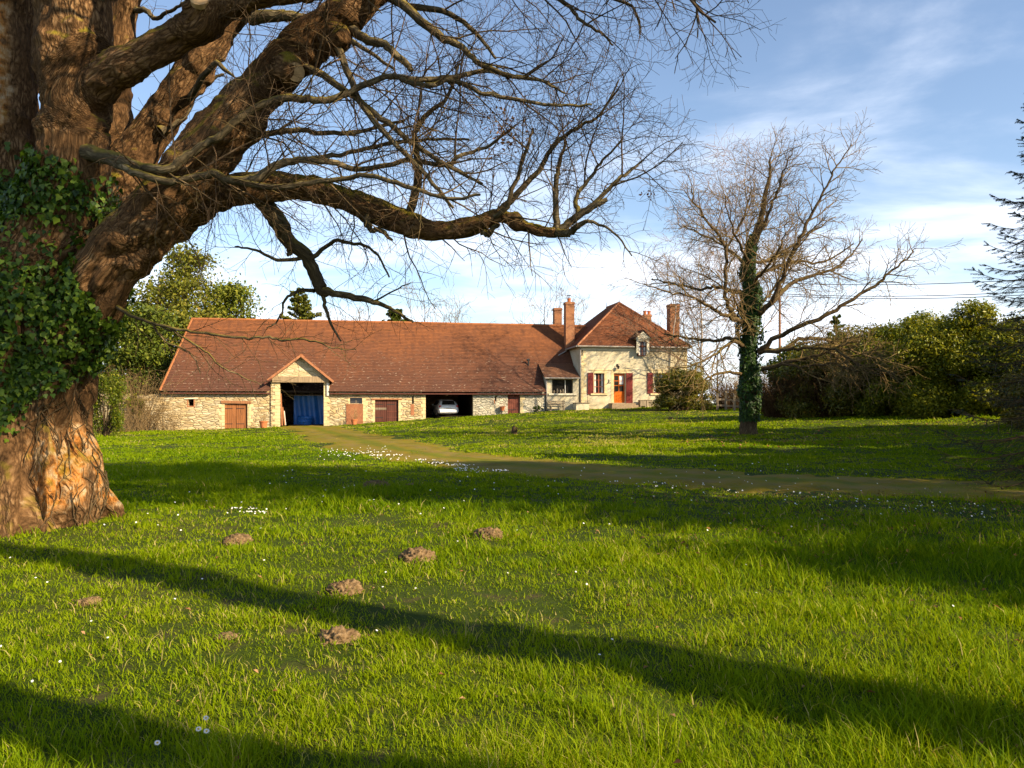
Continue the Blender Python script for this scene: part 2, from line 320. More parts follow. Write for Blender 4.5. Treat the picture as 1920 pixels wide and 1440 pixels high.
# tiles: uv.x metres along, uv.y row number
def tiles(name, top, bottom, lichen=0.4, zlo=2.7, zhi=8.9, lz=5.5):
    k = Mat(name, 0.85, 0.2); uvn = k.attr('tile', 'Vector'); s3 = k.sepz(uvn); o = k.obj(); oz = k.sepz(o)[2]
    row = k.math('FLOOR', s3[1]); cell = k.math('FLOOR', k.math('ADD', k.math('DIVIDE', s3[0], 0.22), k.math('MULTIPLY', row, 0.37)))
    cb = k.node('ShaderNodeCombineXYZ'); k.l.new(cell, cb.inputs[0]); k.l.new(row, cb.inputs[1])
    wnz = k.node('ShaderNodeTexWhiteNoise', noise_dimensions='2D'); k.l.new(cb.outputs[0], wnz.inputs['Vector'])
    rown = k.node('ShaderNodeTexWhiteNoise', noise_dimensions='1D'); k.l.new(row, rown.inputs['W'])
    big = k.noise(o, 0.35, 5)
    h = k.math('ADD', k.mr(oz, zlo, zhi), k.math('MULTIPLY', k.math('SUBTRACT', big, 0.5), 0.9))
    c = k.ramp(h, [(0.0, bottom), (0.45, tuple(0.6 * a + 0.4 * b for a, b in zip(bottom, top))), (0.85, top)])
    st = k.noise(k.scale(o, (1.6, .35, .35)), 1.3, 5); c = k.mix(k.mr(st, 0.5, 0.75, 0.0, 0.55), c, tuple(0.62 * x for x in bottom)); c = k.mix(k.math('MULTIPLY', wnz.outputs[0], 0.5), c, k.mix(0.75, c, (0.06, 0.028, 0.020)))
    c = k.mix(k.math('MULTIPLY', rown.outputs[0], 0.30), c, k.mix(0.6, c, (0.05, 0.022, 0.016)))
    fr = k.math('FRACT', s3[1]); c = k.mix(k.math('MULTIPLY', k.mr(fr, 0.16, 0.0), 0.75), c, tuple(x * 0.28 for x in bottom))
    lf = k.math('MULTIPLY', k.mr(k.noise(k.scale(o, (1.0, 2.2, 2.2)), 4.2, 2), 0.60, 0.70), k.mr(oz, lz + 1.5, lz - 1.0))
    lf = k.math('MULTIPLY', lf, k.math('MULTIPLY', k.mr(wnz.outputs[0], 0.45, 0.75), lichen)); c = k.mix(lf, c, (0.62, 0.46, 0.32))
    k.col(c); k.bump(k.noise(o, 12, 4), 0.4, 0.02); M[name] = k.m
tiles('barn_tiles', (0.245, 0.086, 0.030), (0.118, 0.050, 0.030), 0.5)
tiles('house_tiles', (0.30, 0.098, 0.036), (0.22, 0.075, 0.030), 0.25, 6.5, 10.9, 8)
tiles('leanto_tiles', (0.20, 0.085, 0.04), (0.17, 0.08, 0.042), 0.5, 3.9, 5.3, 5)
plain('ridge_tile', (0.30, 0.11, 0.04), 0.85, 0.2, 0.3, 2.0)
plain('verge_tile', (0.34, 0.14, 0.065), 0.85, 0.2, 0.25, 4.0)
k = Mat('brick', 0.9, 0.15); o = k.obj(); bt = k.node('ShaderNodeTexBrick'); k.l.new(k.scale(o, (1, 1, 1)), bt.inputs['Vector'])
rt = k.node('ShaderNodeMapping'); rt.inputs['Rotation'].default_value = (R(90), 0, 0); k.l.new(o, rt.inputs['Vector']); k.l.new(rt.outputs[0], bt.inputs['Vector'])
bt.inputs['Scale'].default_value = 3.2; bt.inputs['Color1'].default_value = (0.30, 0.115, 0.05, 1); bt.inputs['Color2'].default_value = (0.22, 0.078, 0.035, 1); bt.inputs['Mortar'].default_value = (0.40, 0.28, 0.18, 1)
bt.inputs['Mortar Size'].default_value = 0.012; k.col(k.mix(k.mr(k.noise(o, 3, 4), 0.4, 0.7, 0, 0.5), bt.outputs['Color'], (0.42, 0.20, 0.09))); M['brick'] = k.m
def planks(name, c, rough=0.75, var=0.3, sx=7.0):
    k = Mat(name, rough, 0.25); o = k.obj((sx, sx, 0.5)); n = k.noise(o, 2.0, 6)
    k.col(k.ramp(n, [(0.3, tuple(x * (1 - var) for x in c)), (0.7, tuple(x * (1 + var) for x in c))])); k.bump(n, 0.3, 0.01); M[name] = k.m
planks('light_brown_wood', (0.28, 0.105, 0.035)); planks('dark_brown_wood', (0.10, 0.032, 0.020)); planks('red_shutter_paint', (0.155, 0.020, 0.014), 0.5)
planks('orange_wood', (0.55, 0.125, 0.012), 0.35); planks('grey_wood', (0.26, 0.20, 0.13)); planks('red_brown_wood', (0.17, 0.05, 0.03)); planks('beam_wood', (0.30, 0.21, 0.12))
planks('lintel_wood', (0.30, 0.13, 0.055)); planks('pole_wood', (0.26, 0.12, 0.06)); planks('window_frame_red', (0.27, 0.07, 0.035), 0.5)
plain('terracotta', (0.48, 0.15, 0.055), 0.85, 0.2, 0.2); plain('zinc', (0.30, 0.26, 0.21), 0.5, 0.5, 0.2); plain('iron', (0.02, 0.018, 0.016), 0.6, 0.4)
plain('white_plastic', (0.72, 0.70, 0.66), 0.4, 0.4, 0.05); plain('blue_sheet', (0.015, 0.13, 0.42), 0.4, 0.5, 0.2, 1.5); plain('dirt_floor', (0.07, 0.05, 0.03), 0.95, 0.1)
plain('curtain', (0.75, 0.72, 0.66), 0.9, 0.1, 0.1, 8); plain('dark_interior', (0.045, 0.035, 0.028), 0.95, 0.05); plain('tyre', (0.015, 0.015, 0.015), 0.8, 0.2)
plain('tail_lamp', (0.45, 0.01, 0.01), 0.2, 0.5); plain('white_trim', (0.62, 0.58, 0.50), 0.6, 0.3, 0.1); plain('rock', (0.26, 0.19, 0.12), 0.9, 0.1); plain('wire', (0.03, 0.03, 0.035), 0.6)
plain('cut_wood', (0.42, 0.27, 0.13), 0.9, 0.1, 0.3, 12)
k = Mat('car_paint', 0.25, 0.5); k.col(k.ramp(k.noise(k.obj(), 3, 3), [(0.3, (0.76, 0.76, 0.76)), (0.7, (0.80, 0.80, 0.80))])); M['car_paint'] = k.m
k = Mat('window_glass', 0.06, 0.6); k.col(k.ramp(k.noise(k.obj(), 2, 3), [(0.3, (0.018, 0.016, 0.014)), (0.7, (0.035, 0.03, 0.026))])); M['glass'] = k.m
k = Mat('mole_soil', 0.95, 0.1); o = k.obj(); k.col(k.ramp(k.noise(o, 25, 6), [(0.3, (0.075, 0.045, 0.022)), (0.5, (0.17, 0.108, 0.052)), (0.7, (0.27, 0.18, 0.095))])); k.bump(k.noise(o, 45, 5), 0.8, 0.02); M['mole'] = k.m

# ------------------------------------------------------------------ terrain
BU = Vector((0.983, 0.182, 0)).normalized(); BV = Vector((-BU.y, BU.x, 0)); BP = Vector((-26.95, 62.0, 0)); BANG = math.atan2(BU.y, BU.x)
def fac(s, ww, z=0.0): return BP + BU * s + BV * ww + Vector((0, 0, z))
def sx(px, ww=0.0):
    kx = (px - 960) / F; x0 = BP.x + BV.x * ww; y0 = BP.y + BV.y * ww
    return (kx * y0 - x0) / (BU.x - kx * BU.y)
def sz(px, py, ww=0.0):
    s = sx(px, ww); return CAMZ - (py - HOR) / F * (BP.y + BU.y * s + BV.y * ww)
pins = [(0, 0, 0), (0, 4, 0), (-3, 5, 0), (3, 5, 0), (-6, 10, 0.0), (0, 10, 0), (6, 10, .05), (0, 18, 0), (-10, 20, -.1), (10, 18, .1), (20, 18, .35), (-15, 12, 0), (15, 8, .1), (0, -15, 0), (25, 0, .3), (-25, 0, 0),
        (10.3, 35, .32), (-6, 30, -.15), (-18, 42, -.3), (0, 40, .15), (8, 50, .55), (14, 57, 1.0), (0, 55, .60), (-12, 55, -.15), (3, 27, .03), (18, 28, .45),
        (16.1, 45, 1.0), (26, 42, 1.38), (24, 32, .75), (34, 30, 1.2), (30, 60, 1.7), (-34, 60, -.25), (-45, 75, 0), (0, 90, 1.3), (40, 85, 2.0), (-30, 95, .5)]
for px, py in ((305, 806), (421, 804), (525, 800), (607, 799), (700, 794), (800, 785), (890, 781), (960, 777), (1020, 771), (1090, 768), (1170, 765), (1290, 763)):
    s = sx(px); q = fac(s, 0); pins.append((q.x, q.y, sz(px, py)))
    q = fac(s, 9); pins.append((q.x, q.y, sz(px, py)))
PN = np.array(pins, dtype=np.float64); n_ = len(PN)
def _phi(r2): return np.where(r2 > 1e-9, 0.5 * r2 * np.log(np.maximum(r2, 1e-9)), 0)
_d2 = ((PN[:, None, :2] - PN[None, :, :2]) ** 2).sum(-1)
_A = np.zeros((n_ + 3, n_ + 3)); _A[:n_, :n_] = _phi(_d2) + np.eye(n_) * 8.0; _A[:n_, n_] = 1; _A[:n_, n_ + 1:] = PN[:, :2]; _A[n_:, :n_] = _A[:n_, n_:].T
_wt = np.linalg.solve(_A, np.concatenate([PN[:, 2], [0, 0, 0]]))
def terrain(x, y, rough=True):
    x = np.asarray(x, dtype=np.float64); y = np.asarray(y, dtype=np.float64)
    z = _wt[n_] + _wt[n_ + 1] * x + _wt[n_ + 2] * y
    for i in range(n_): z = z + _wt[i] * _phi((x - PN[i, 0]) ** 2 + (y - PN[i, 1]) ** 2)
    rr = np.hypot(x, y - 35); t = np.clip((rr - 60) / 70, 0, 1); t = t * t * (3 - 2 * t)
    z = z * (1 - t) + 0.9 * t
    if rough:
        z = z + (fbm2(x, y, 0.55, 3) - 0.5) * 0.20 + (fbm2(x, y, 2.2, 3, 4) - 0.5) * 0.13
    return z
def tz(x, y): return float(terrain(np.array([x]), np.array([y]))[0])
def spaced(a, b, s0, far, g=1.12):
    mid = list(np.arange(a, b + 1e-6, s0)); up = [b]; st = s0
    while up[-1] < far[1]: st *= g; up.append(up[-1] + st)
    dn = [a]; st = s0
    while dn[-1] > far[0]: st *= g; dn.append(dn[-1] - st)
    return np.array(dn[:0:-1] + mid + up[1:])
gx = spaced(-14, 14, 0.22, (-1500, 1500)); gy = spaced(1, 26, 0.22, (-400, 2500), 1.06)
GX, GY = np.meshgrid(gx, gy); GZ = terrain(GX, GY); nx, ny = len(gx), len(gy)
I = np.arange(nx * ny).reshape(ny, nx); quads = np.stack([I[:-1, :-1], I[:-1, 1:], I[1:, 1:], I[1:, :-1]], -1).reshape(-1, 4)
lawn = link('lawn', np_mesh('lawn', np.stack([GX, GY, GZ], -1).reshape(-1, 3), [quads]), M['soil'], smooth=True); tag(lawn, kind='structure')
# the track: from the porch, curving across to the right
def onground(px, py, it=12):
    D = 20.0 if py > 800 else 40
    for _ in range(40):
        x = (px - 960) / F * D; z = float(terrain(np.array([x]), np.array([D]), False)[0]); Dn = (CAMZ - z) * F / max(4.0, (py - HOR)); D = 0.6 * D + 0.4 * Dn
    return x, D
tp = [(566, 798, 1.9), (600, 806, 2.0), (650, 820, 2.3), (720, 838, 2.2), (820, 856, 1.9), (960, 872, 1.8), (1130, 886, 1.8), (1350, 899, 1.8), (1600, 910, 1.9), (1950, 922, 2.0), (2400, 936, 2.0)]
TP = []
for px, py, hw in tp:
    if px == 566: q = fac(sx(566), -0.2); TP.append((q.x, q.y, hw))
    else: q = onground(px, py); TP.append((q[0], q[1], hw))
def catmull(P, kk):
    P = [np.array(p, dtype=float) for p in P]; o = []
    for i in range(len(P) - 1):
        p0 = P[max(i - 1, 0)]; p1 = P[i]; p2 = P[i + 1]; p3 = P[min(i + 2, len(P) - 1)]
        for j in range(kk):
            t = j / kk; o.append(0.5 * ((2 * p1) + (-p0 + p2) * t + (2 * p0 - 5 * p1 + 4 * p2 - p3) * t * t + (-p0 + 3 * p1 - 3 * p2 + p3) * t ** 3))
    o.append(P[-1]); return o
TC = np.array(catmull(TP, 30)); tt = np.gradient(TC[:, :2], axis=0); tt /= np.linalg.norm(tt, axis=1)[:, None]; tn = np.stack([-tt[:, 1], tt[:, 0]], 1)
m_ = 13; vs = []
for i in range(len(TC)):
    for j in range(m_):
        a = (j / (m_ - 1) - 0.5) * 2; hw = TC[i, 2] * (0.95 + 1.0 * (fbm2(np.array([i * 0.27]), np.array([1.0 if a > 0 else 9.0]), 1.0, 3)[0] - 0.5))
        vs.append((TC[i, 0] + tn[i, 0] * a * hw, TC[i, 1] + tn[i, 1] * a * hw))
vs = np.array(vs); vz = terrain(vs[:, 0], vs[:, 1]) + 0.045 - 0.05 * (np.abs(np.tile(np.linspace(-1, 1, m_), len(TC))) ** 4)
I = np.arange(len(vs)).reshape(len(TC), m_); quads = np.stack([I[:-1, :-1], I[1:, :-1], I[1:, 1:], I[:-1, 1:]], -1).reshape(-1, 4)
path = link('path', np_mesh('path', np.column_stack([vs, vz]), [quads[:, ::-1]], {'lane': np.tile(np.linspace(-1, 1, m_), len(TC))}), M['track'], smooth=True); tag(path, kind='structure')
def trackdist(x, y):
    best = np.full(np.shape(x), 1e9)
    for i in range(0, len(TC), 3): best = np.minimum(best, np.hypot(x - TC[i, 0], y - TC[i, 1]) - TC[i, 2])
    return best

# ------------------------------------------------------------------ buildings (local frame: x along the front, y back, z up)
def roof(name, a, b, c, d, m, parent, row=0.19, sag=0.10, cols=None, seed=0, thick=0.10, lift=0.022, skip=None):
    a, b, c, d = (np.array(p, dtype=float) for p in (a, b, c, d))
    nrm = np.cross(b - a, d - a); 
    if np.linalg.norm(nrm) < 1e-6: nrm = np.cross(b - a, c - a)
    nrm /= np.linalg.norm(nrm)
    n = max(2, int(round(max(np.linalg.norm(d - a), np.linalg.norm(c - b)) / row))); L = np.linalg.norm(b - a); mcol = cols or max(2, int(L / 0.5))
    V, T, Q = [], [], []; uu = np.linspace(0, 1, mcol + 1)
    def line(t):
        l, r = a + (d - a) * t, b + (c - b) * t
        p = l[None] + (r - l)[None] * uu[:, None]
        s_ = (fbm2(p[:, 0] + p[:, 1] * 0.7, p[:, 2] + 0 * p[:, 0], 0.28, 3, seed) - 0.5) * sag * math.sin(math.pi * min(max(t, 0.0), 1.0)) * 1.6
        s_ = s_ + (fbm2(p[:, 0] + p[:, 1] * 0.7, p[:, 2] * 3, 3.1, 2, seed + 3) - 0.5) * 0.02
        return p + nrm[None] * s_[:, None], np.linalg.norm(p - a[None], axis=1) * 0 + uu * np.linalg.norm(r - l) + (l - a) @ ((b - a) / L)
    for i in range(n):
        p0, x0 = line(i / n); p1, x1 = line((i + 1) / n); base = len(V) // 1
        j = nrg.uniform(0, 0.006, mcol + 1)
        lo = p0 + nrm[None] * (lift + j)[:, None]
        rows = [p0, lo, p1]; st = sum(len(v) for v in V)
        V += rows; T += [np.column_stack([x0, np.full_like(x0, i + 0.01), 0 * x0]), np.column_stack([x0, np.full_like(x0, i + 0.02), 0 * x0]), np.column_stack([x1, np.full_like(x1, i + 0.99), 0 * x1])]
        k0 = st + np.arange(mcol); mm = mcol + 1
        if skip and i / n < skip[2]: k0 = k0[~((p0[:-1, 0] > skip[0]) & (p0[1:, 0] < skip[1]))]
        Q.append(np.stack([k0, k0 + 1, k0 + mm + 1, k0 + mm], -1)); Q.append(np.stack([k0 + mm, k0 + mm + 1, k0 + 2 * mm + 1, k0 + 2 * mm], -1))
    st = sum(len(v) for v in V); under = np.array([a, b, c, d]) - nrm * thick; V.append(np.concatenate([under, np.array([a, b, c, d])])); T.append(np.zeros((8, 3)))
    if not skip: Q.append(np.array([[st + 3, st + 2, st + 1, st], [st, st + 1, st + 5, st + 4], [st + 1, st + 2, st + 6, st + 5], [st + 2, st + 3, st + 7, st + 6], [st + 3, st, st + 4, st + 7]]))
    return link(name, np_mesh(name, np.concatenate(V), Q, {'tile': np.concatenate(T)}), m, parent)
def wall(mb, s0, s1, z0, z1, holes=(), y=0.0, th=0.55, back=True):
    xs = sorted({s0, s1, *[h[0] for h in holes], *[h[1] for h in holes]}); zs = sorted({z0, z1, *[h[2] for h in holes], *[h[3] for h in holes]})
    xs = [x for x in xs if s0 <= x <= s1]; zs = [z for z in zs if z0 <= z <= z1]
    for i in range(len(xs) - 1):
        for j in range(len(zs) - 1):
            cx, cz = (xs[i] + xs[i + 1]) / 2, (zs[j] + zs[j + 1]) / 2
            if any(h[0] < cx < h[1] and h[2] < cz < h[3] for h in holes): continue
            mb.quad((xs[i], y, zs[j]), (xs[i + 1], y, zs[j]), (xs[i + 1], y, zs[j + 1]), (xs[i], y, zs[j + 1]))
            if back: mb.quad((xs[i], y + th, zs[j + 1]), (xs[i + 1], y + th, zs[j + 1]), (xs[i + 1], y + th, zs[j]), (xs[i], y + th, zs[j]))
    for a, b, c, d in holes:
        mb.quad((a, y, c), (a, y, d), (a, y + th, d), (a, y + th, c)); mb.quad((b, y + th, c), (b, y + th, d), (b, y, d), (b, y, c))
        mb.quad((a, y, d), (b, y, d), (b, y + th, d), (a, y + th, d))
        if c > z0: mb.quad((a, y + th, c), (b, y + th, c), (b, y, c), (a, y, c))
def H(px0, px1, py0, py1): return (sx(px0), sx(px1), sz((px0 + px1) / 2, py1), sz((px0 + px1) / 2, py0))
def gz(s, ww=0.0):
    q = fac(s, ww); return tz(q.x, q.y)
def quoin(parent, *a):
    mb = MB(); rubble_edge(mb, *a); return mb.build('quoin_stones', M['dressed_stone'], parent, bevel=0.01)
def rubble_edge(mb, x, z0, z1, y, wd, side):
    z = z0; i = 0
    while z < z1:
        h = rng.uniform(0.22, 0.34); w_ = wd * (1.0 if i % 2 else 0.62) * rng.uniform(0.9, 1.1); z2 = min(z + h, z1)
        if z2 - z > 0.06:
            a, b = (x - w_, x) if side < 0 else (x, x + w_)
            mb.box(a, b, y - 0.018 - rng.uniform(0, 0.006), y + 0.1, z + 0.008, z2 - 0.008)
        z = z2; i += 1

EZ, WR, RZ = 2.70, 6.0, 8.9
BS1 = sx(1022)
barn = empty('barn', BP, BANG); tag(barn, 'long rubble stone barn under a big rust brown tiled roof with gabled cart porch', 'barn')
hWin1 = H(353, 363, 748, 761); hD1 = H(421, 464, 757.5, 812); hPorch = H(525, 607, 717, 812); hWin2 = H(656, 679, 746, 757)
hD2 = H(703, 747, 750, 805); hSlit1 = H(772.5, 776, 743, 757); hCar = H(798, 887, 738, 795); hSlit2 = H(928, 931, 743, 752); hD3 = H(952, 975, 739, 790)
mb = MB(); wtop = EZ + 0.15
pS0, pS1 = sx(508), sx(618)
holes = [hWin1, hD1, hPorch, hWin2, hD2, hSlit1, (hCar[0], hCar[1], hCar[2], wtop)]
sG = sx(887)
wall(mb, 0, pS0, -1.2, wtop, [hWin1, hD1]); wall(mb, pS0, pS1, -1.2, hPorch[3], [(hPorch[0], hPorch[1], -1.2, hPorch[3])], y=-0.10, th=0.65)
wall(mb, pS1, sG, -1.2, wtop, [hWin2, hD2, hSlit1, (hCar[0], sG, -1.2, wtop)])
# back and end walls close the barn
mb.box(-0.0, 0.5, 0.56, 11.4, -1.2, wtop); mb.box(0, 36.0, 11.41, 11.9, -1.2, wtop)
mb.build('wall', M['barn_stone'], barn)
mb = MB(); wall(mb, sG, BS1, -0.8, wtop, [hSlit2, hD3]); mb.build('wall', M['grey_stone'], barn)['label'] = 'greyer stone end wall of the barn'
# inside partitions
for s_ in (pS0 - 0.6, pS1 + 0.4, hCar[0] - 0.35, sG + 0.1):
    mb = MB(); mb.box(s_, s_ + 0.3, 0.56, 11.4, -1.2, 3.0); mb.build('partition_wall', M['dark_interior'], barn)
mb = MB(); ss = np.linspace(0.3, BS1 - 0.1, 24); ww = np.linspace(0.15, 11.4, 8)
zfl = [[gz(a, b) + 0.06 for b in ww] for a in ss]
for i in range(23):
    for j in range(7): mb.quad((ss[i], ww[j], zfl[i][j]), (ss[i + 1], ww[j], zfl[i + 1][j]), (ss[i + 1], ww[j + 1], zfl[i + 1][j + 1]), (ss[i], ww[j + 1], zfl[i][j + 1]))
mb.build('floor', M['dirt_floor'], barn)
# roof
zp = lambda ww: EZ + (ww + 0.35) * (RZ - EZ) / (WR + 0.35)
roof('roof', (-0.12, -0.35, EZ), (BS1, -0.35, EZ), (BS1, WR, RZ), (0.97, WR, RZ), M['barn_tiles'], barn, sag=0.22, cols=120, skip=(sx(506), sx(622), .15))['label'] = 'front slope, orange at the ridge and purple brown with pale lichen lower down'
sH = sx(1062, 3)
roof('roof', (BS1, 2.22, zp(2.22)), (33.3, 2.22, zp(2.22)), (35.9, WR, RZ), (BS1, WR, RZ), M['barn_tiles'], barn, sag=0.05)
roof('roof', (36, 12.35, EZ), (-0.12, 12.35, EZ), (0.97, WR, RZ - .01), (36, WR, RZ - .01), M['barn_tiles'], barn, row=0.4)
roof('hip_roof', (-0.12, 12.35, EZ), (-0.12, -0.35, EZ), (0.97, WR, RZ), (0.97, WR, RZ), M['barn_tiles'], barn, cols=16)
mb = MB(); pts = [(s_, WR, RZ + 0.03 + 0.06 * (fbm2(np.array([s_]), np.array([0.]), 0.3, 2)[0] - 0.5)) for s_ in np.linspace(0.9, 35.4, 90)]; mb.tube(pts, 0.11, 8); mb.build('ridge_cap', M['ridge_tile'], barn)
mb = MB(); mb.tube([(-0.12, -0.35, EZ + 0.03), (0.97, WR, RZ + 0.03)], 0.08, 6); mb.build('hip_cap', M['ridge_tile'], barn)
mb = MB(); mb.box(-0.05, pS0 - 0.05, -0.33, -0.05, EZ - 0.21, EZ - 0.12); mb.box(pS1 + 0.05, BS1, -0.33, -0.05, EZ - 0.21, EZ - 0.12); mb.build('eaves_board', M['dark_brown_wood'], barn)
mb = MB(); mb.box(hCar[0] - 0.3, hCar[1] + 0.3, -0.02, 0.3, sz(840, 738.5), wtop + 0.02); mb.build('lintel', M['dark_brown_wood'], barn)
# cart porch gable
ap = (sx(565), sz(565, 667)); lo = (sx(503), sz(503, 713)); ro = (sx(626), sz(626, 716))
mb = MB(); zl = hPorch[3]
mb.poly([(pS0, zl), (pS1, zl), (pS1, ro[1] + 0.05), (ap[0], ap[1] - 0.12), (pS0, lo[1] + 0.05)], -0.10, 0.2); g = mb.build('gable_wall', M['gable_stone'], barn)
mb = MB(); mb.box(pS0 + 0.1, pS1 - 0.02, -0.30, 0.02, zl - 0.02, sz(565, 706)); mb.build('lintel', M['beam_wood'], barn, bevel=0.02)['label'] = 'grey weathered timber beam over the cart opening'
def backw(z): return (z - EZ) * (WR + 0.35) / (RZ - EZ) - 0.35
yb = backw(ap[1]) + 0.1
roof('porch_roof', (lo[0], backw(lo[1]) + 0.1, lo[1]), (lo[0], -0.50, lo[1]), (ap[0], -0.50, ap[1]), (ap[0], yb, ap[1]), M['barn_tiles'], barn, cols=6, sag=0.0)
roof('porch_roof', (ro[0], -0.50, ro[1]), (ro[0], backw(ro[1]) + 0.1, ro[1]), (ap[0], yb, ap[1]), (ap[0], -0.50, ap[1]), M['barn_tiles'], barn, cols=6, sag=0.0)
for e in (lo, ro):
    mb = MB(); mb.bar((e[0], -0.50, e[1] - 0.02), (ap[0], -0.50, ap[1] - 0.01), 0.16, 0.17); mb.build('verge_tiles', M['verge_tile'], barn)
mb = MB(); mb.bar((ap[0], -0.50, ap[1] + 0.06), (ap[0], yb, ap[1] + 0.06), 0.16, 0.10); mb.build('ridge_cap', M['ridge_tile'], barn)
mb = MB(); mb.bar((lo[0] - 0.25, -0.36, lo[1] - 0.30), (pS0 + 0.1, -0.36, lo[1] + 0.08), 0.5, 0.12); mb.build('eaves_board', M['dark_brown_wood'], barn)
mb = MB(); mb.box(sx(613), sx(617), -0.25, -0.12, sz(615, 742), sz(615, 716)); mb.build('bracket', M['white_trim'], barn)
for a in ((hPorch[0], -0.2, zl, -0.10, 0.62, -1), (hPorch[1], -0.2, zl, -0.10, 0.45, 1), (hD1[0], 0, hD1[3], 0, 0.42, -1), (hD1[1], 0, hD1[3], 0, 0.42, 1), (hD2[0], 0, hD2[3], 0, 0.3, -1), (hD2[1], 0, hD2[3], 0, 0.3, 1),
          (hCar[0], 0, 2.45, 0, 0.4, -1), (hD3[1], 0, 2.45, 0, 0.36, 1), (hWin2[0], 1.6, 2.4, 0, 0.2, -1), (hWin2[1], 0.3, 2.4, 0, 0.45, 1)): quoin(barn, *a)
def lintel(h, m, over=0.28, hh=0.2, nm='lintel', tilt=0.0):
    mb = MB(); mb.bar((h[0] - over, 0.09, h[3] + hh / 2 + tilt), (h[1] + over, 0.09, h[3] + hh / 2), 0.30, hh); return mb.build(nm, m, barn, bevel=0.02)
lintel(hD1, M['lintel_wood'], 0.28, 0.22, tilt=0.05); lintel(hD2, M['lintel_wood'], 0.30, 0.13); lintel(hWin1, M['sill_stone'], 0.3, 0.1, tilt=-0.04); lintel(hWin2, M['beam_wood'], 0.3, 0.09)
# doors
def plankdoor(s0, s1, z0, z1, m, y=0.12, boards=5, rails=(), railm=None, name='door', parent=None):
    mb = MB(); wd = (s1 - s0) / boards
    for i in range(boards): mb.box(s0 + i * wd + 0.008, s0 + (i + 1) * wd - 0.008, y, y + 0.05 + 0.008 * (i % 2), z0, z1)
    mb.box(s0 + 0.01, s1 - 0.01, y + 0.03, y + 0.045, z0, z1)
    d_ = mb.build(name, m, parent or barn)
    for zz_ in (z0 + .35, z1 - .35):
        mb = MB(); mb.box(s0 + .01, s0 + (s1 - s0) * .7, y - .012, y - .001, zz_ - .025, zz_ + .025); mb.build('strap_hinge', M['iron'], d_)
    for za, zb in rails:
        mb = MB(); mb.box(s0 + 0.02, s1 - 0.02, y - 0.025, y - 0.002, za, zb); mb.build('cross_rail', railm or m, d_)
    return d_
mid = (hD1[0] + hD1[1]) / 2; g0 = gz(mid) + 0.03
plankdoor(hD1[0], mid - 0.01, g0, hD1[3], M['light_brown_wood'], boards=5); plankdoor(mid + 0.01, hD1[1], g0, hD1[3], M['light_brown_wood'], boards=6)
mid = (hD2[0] + hD2[1]) / 2; g0 = gz(mid) + 0.03
d = plankdoor(hD2[0], mid - 0.01, g0, hD2[3], M['dark_brown_wood'], boards=6, rails=[(sz(725, 766.5), sz(725, 764.5)), (sz(725, 768.5), sz(725, 767.5))], railm=M['grey_wood'])
d = plankdoor(mid + 0.01, hD2[1], g0, hD2[3], M['dark_brown_wood'], boards=6, rails=[(sz(725, 772.5), sz(725, 771.5)), (sz(725, 783), sz(725, 782))], railm=M['red_brown_wood'])
g0 = gz((hD3[0] + hD3[1]) / 2) + 0.03
plankdoor(hD3[0], hD3[1], g0, hD3[3], M['red_brown_wood'], boards=6)
mb = MB(); a, b, c, d = hWin2; mb.box(a, b, 0.25, 0.28, c, d); f = mb.build('window_pane', M['glass'], barn)
mb = MB(); mb.box(a, b, 0.2, 0.3, c, c + .04); mb.box((a + b) / 2 - .02, (a + b) / 2 + .02, 0.2, 0.3, c + .05, d); mb.build('frame', M['grey_wood'], f)
mb = MB(); a, b, c, d = hWin1; mb.box(a - 0.08, a - 0.005, -0.012, 0.08, c, d); mb.box(b + 0.005, b + 0.08, -0.012, 0.08, c, d); mb.box(a - 0.1, b + 0.1, -0.015, 0.08, c - 0.1, c - 0.005); mb.build('window_surround', M['verge_tile'], barn)
mb = MB(); mb.box(sx(926), sx(928), -0.012, 0.05, sz(927, 757), sz(927, 750)); mb.build('brick_patch', M['verge_tile'], barn)
mb = MB(); mb.box(sx(770), sx(776.5), -0.014, 0.05, sz(773, 779), sz(773, 758)); mb.build('brick_patch', M['verge_tile'], barn)
# beam inside the porch and the leaning planks
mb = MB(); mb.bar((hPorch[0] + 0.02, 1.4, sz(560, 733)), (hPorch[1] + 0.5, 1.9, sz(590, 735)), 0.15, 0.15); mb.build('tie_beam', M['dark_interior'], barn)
# roof vent pipe on the right of the barn roof
mb = MB(); q = sx(990, 2.3); mb.tube([(q, 2.1, zp(2.1) - 0.1), (q, 2.1, zp(2.1) + 0.45)], 0.07, 8); mb.tube([(q - .16, 2.1, zp(2.1) + 0.42), (q + 0.1, 2.1, zp(2.1) + .47)], 0.09, 8); mb.build('vent_pipe', M['iron'], barn)
# things in and at the barn
sh = MB(); n1_, n2_ = 26, 18; a, b, c, d = sx(551, 3.2), sx(612, 3.2), gz(sx(575), 3) + 0.1, sz(575, 741)
for i in range(n1_ + 1):
    for j in range(n2_ + 1):
        u, v = i / n1_, j / n2_; sh.v.append((a + (b - a) * u, 3.2 - 0.10 * math.sin(u * 21 + 2 * v) * (1 - v * 0.5) - 0.25 * (1 - v) ** 2, c + (d - c) * v))
for i in range(n1_):
    for j in range(n2_): k0 = i * (n2_ + 1) + j; sh.f.append((k0, k0 + n2_ + 1, k0 + n2_ + 2, k0 + 1))
tarp = empty('tarpaulin', BP, BANG); tag(tarp, 'large blue tarpaulin hanging inside the open cart porch of the barn', 'tarpaulin'); sh.build('sheet', M['blue_sheet'], tarp, smooth=True)
mb = MB(); mb.bar((a - 0.3, 3.25, d + 0.04), (b + 0.3, 3.25, d + 0.04), 0.08, 0.08); mb.build('hanging_rail', M['grey_wood'], tarp)
bundle = MB(); s_ = sx(572, 2.3)
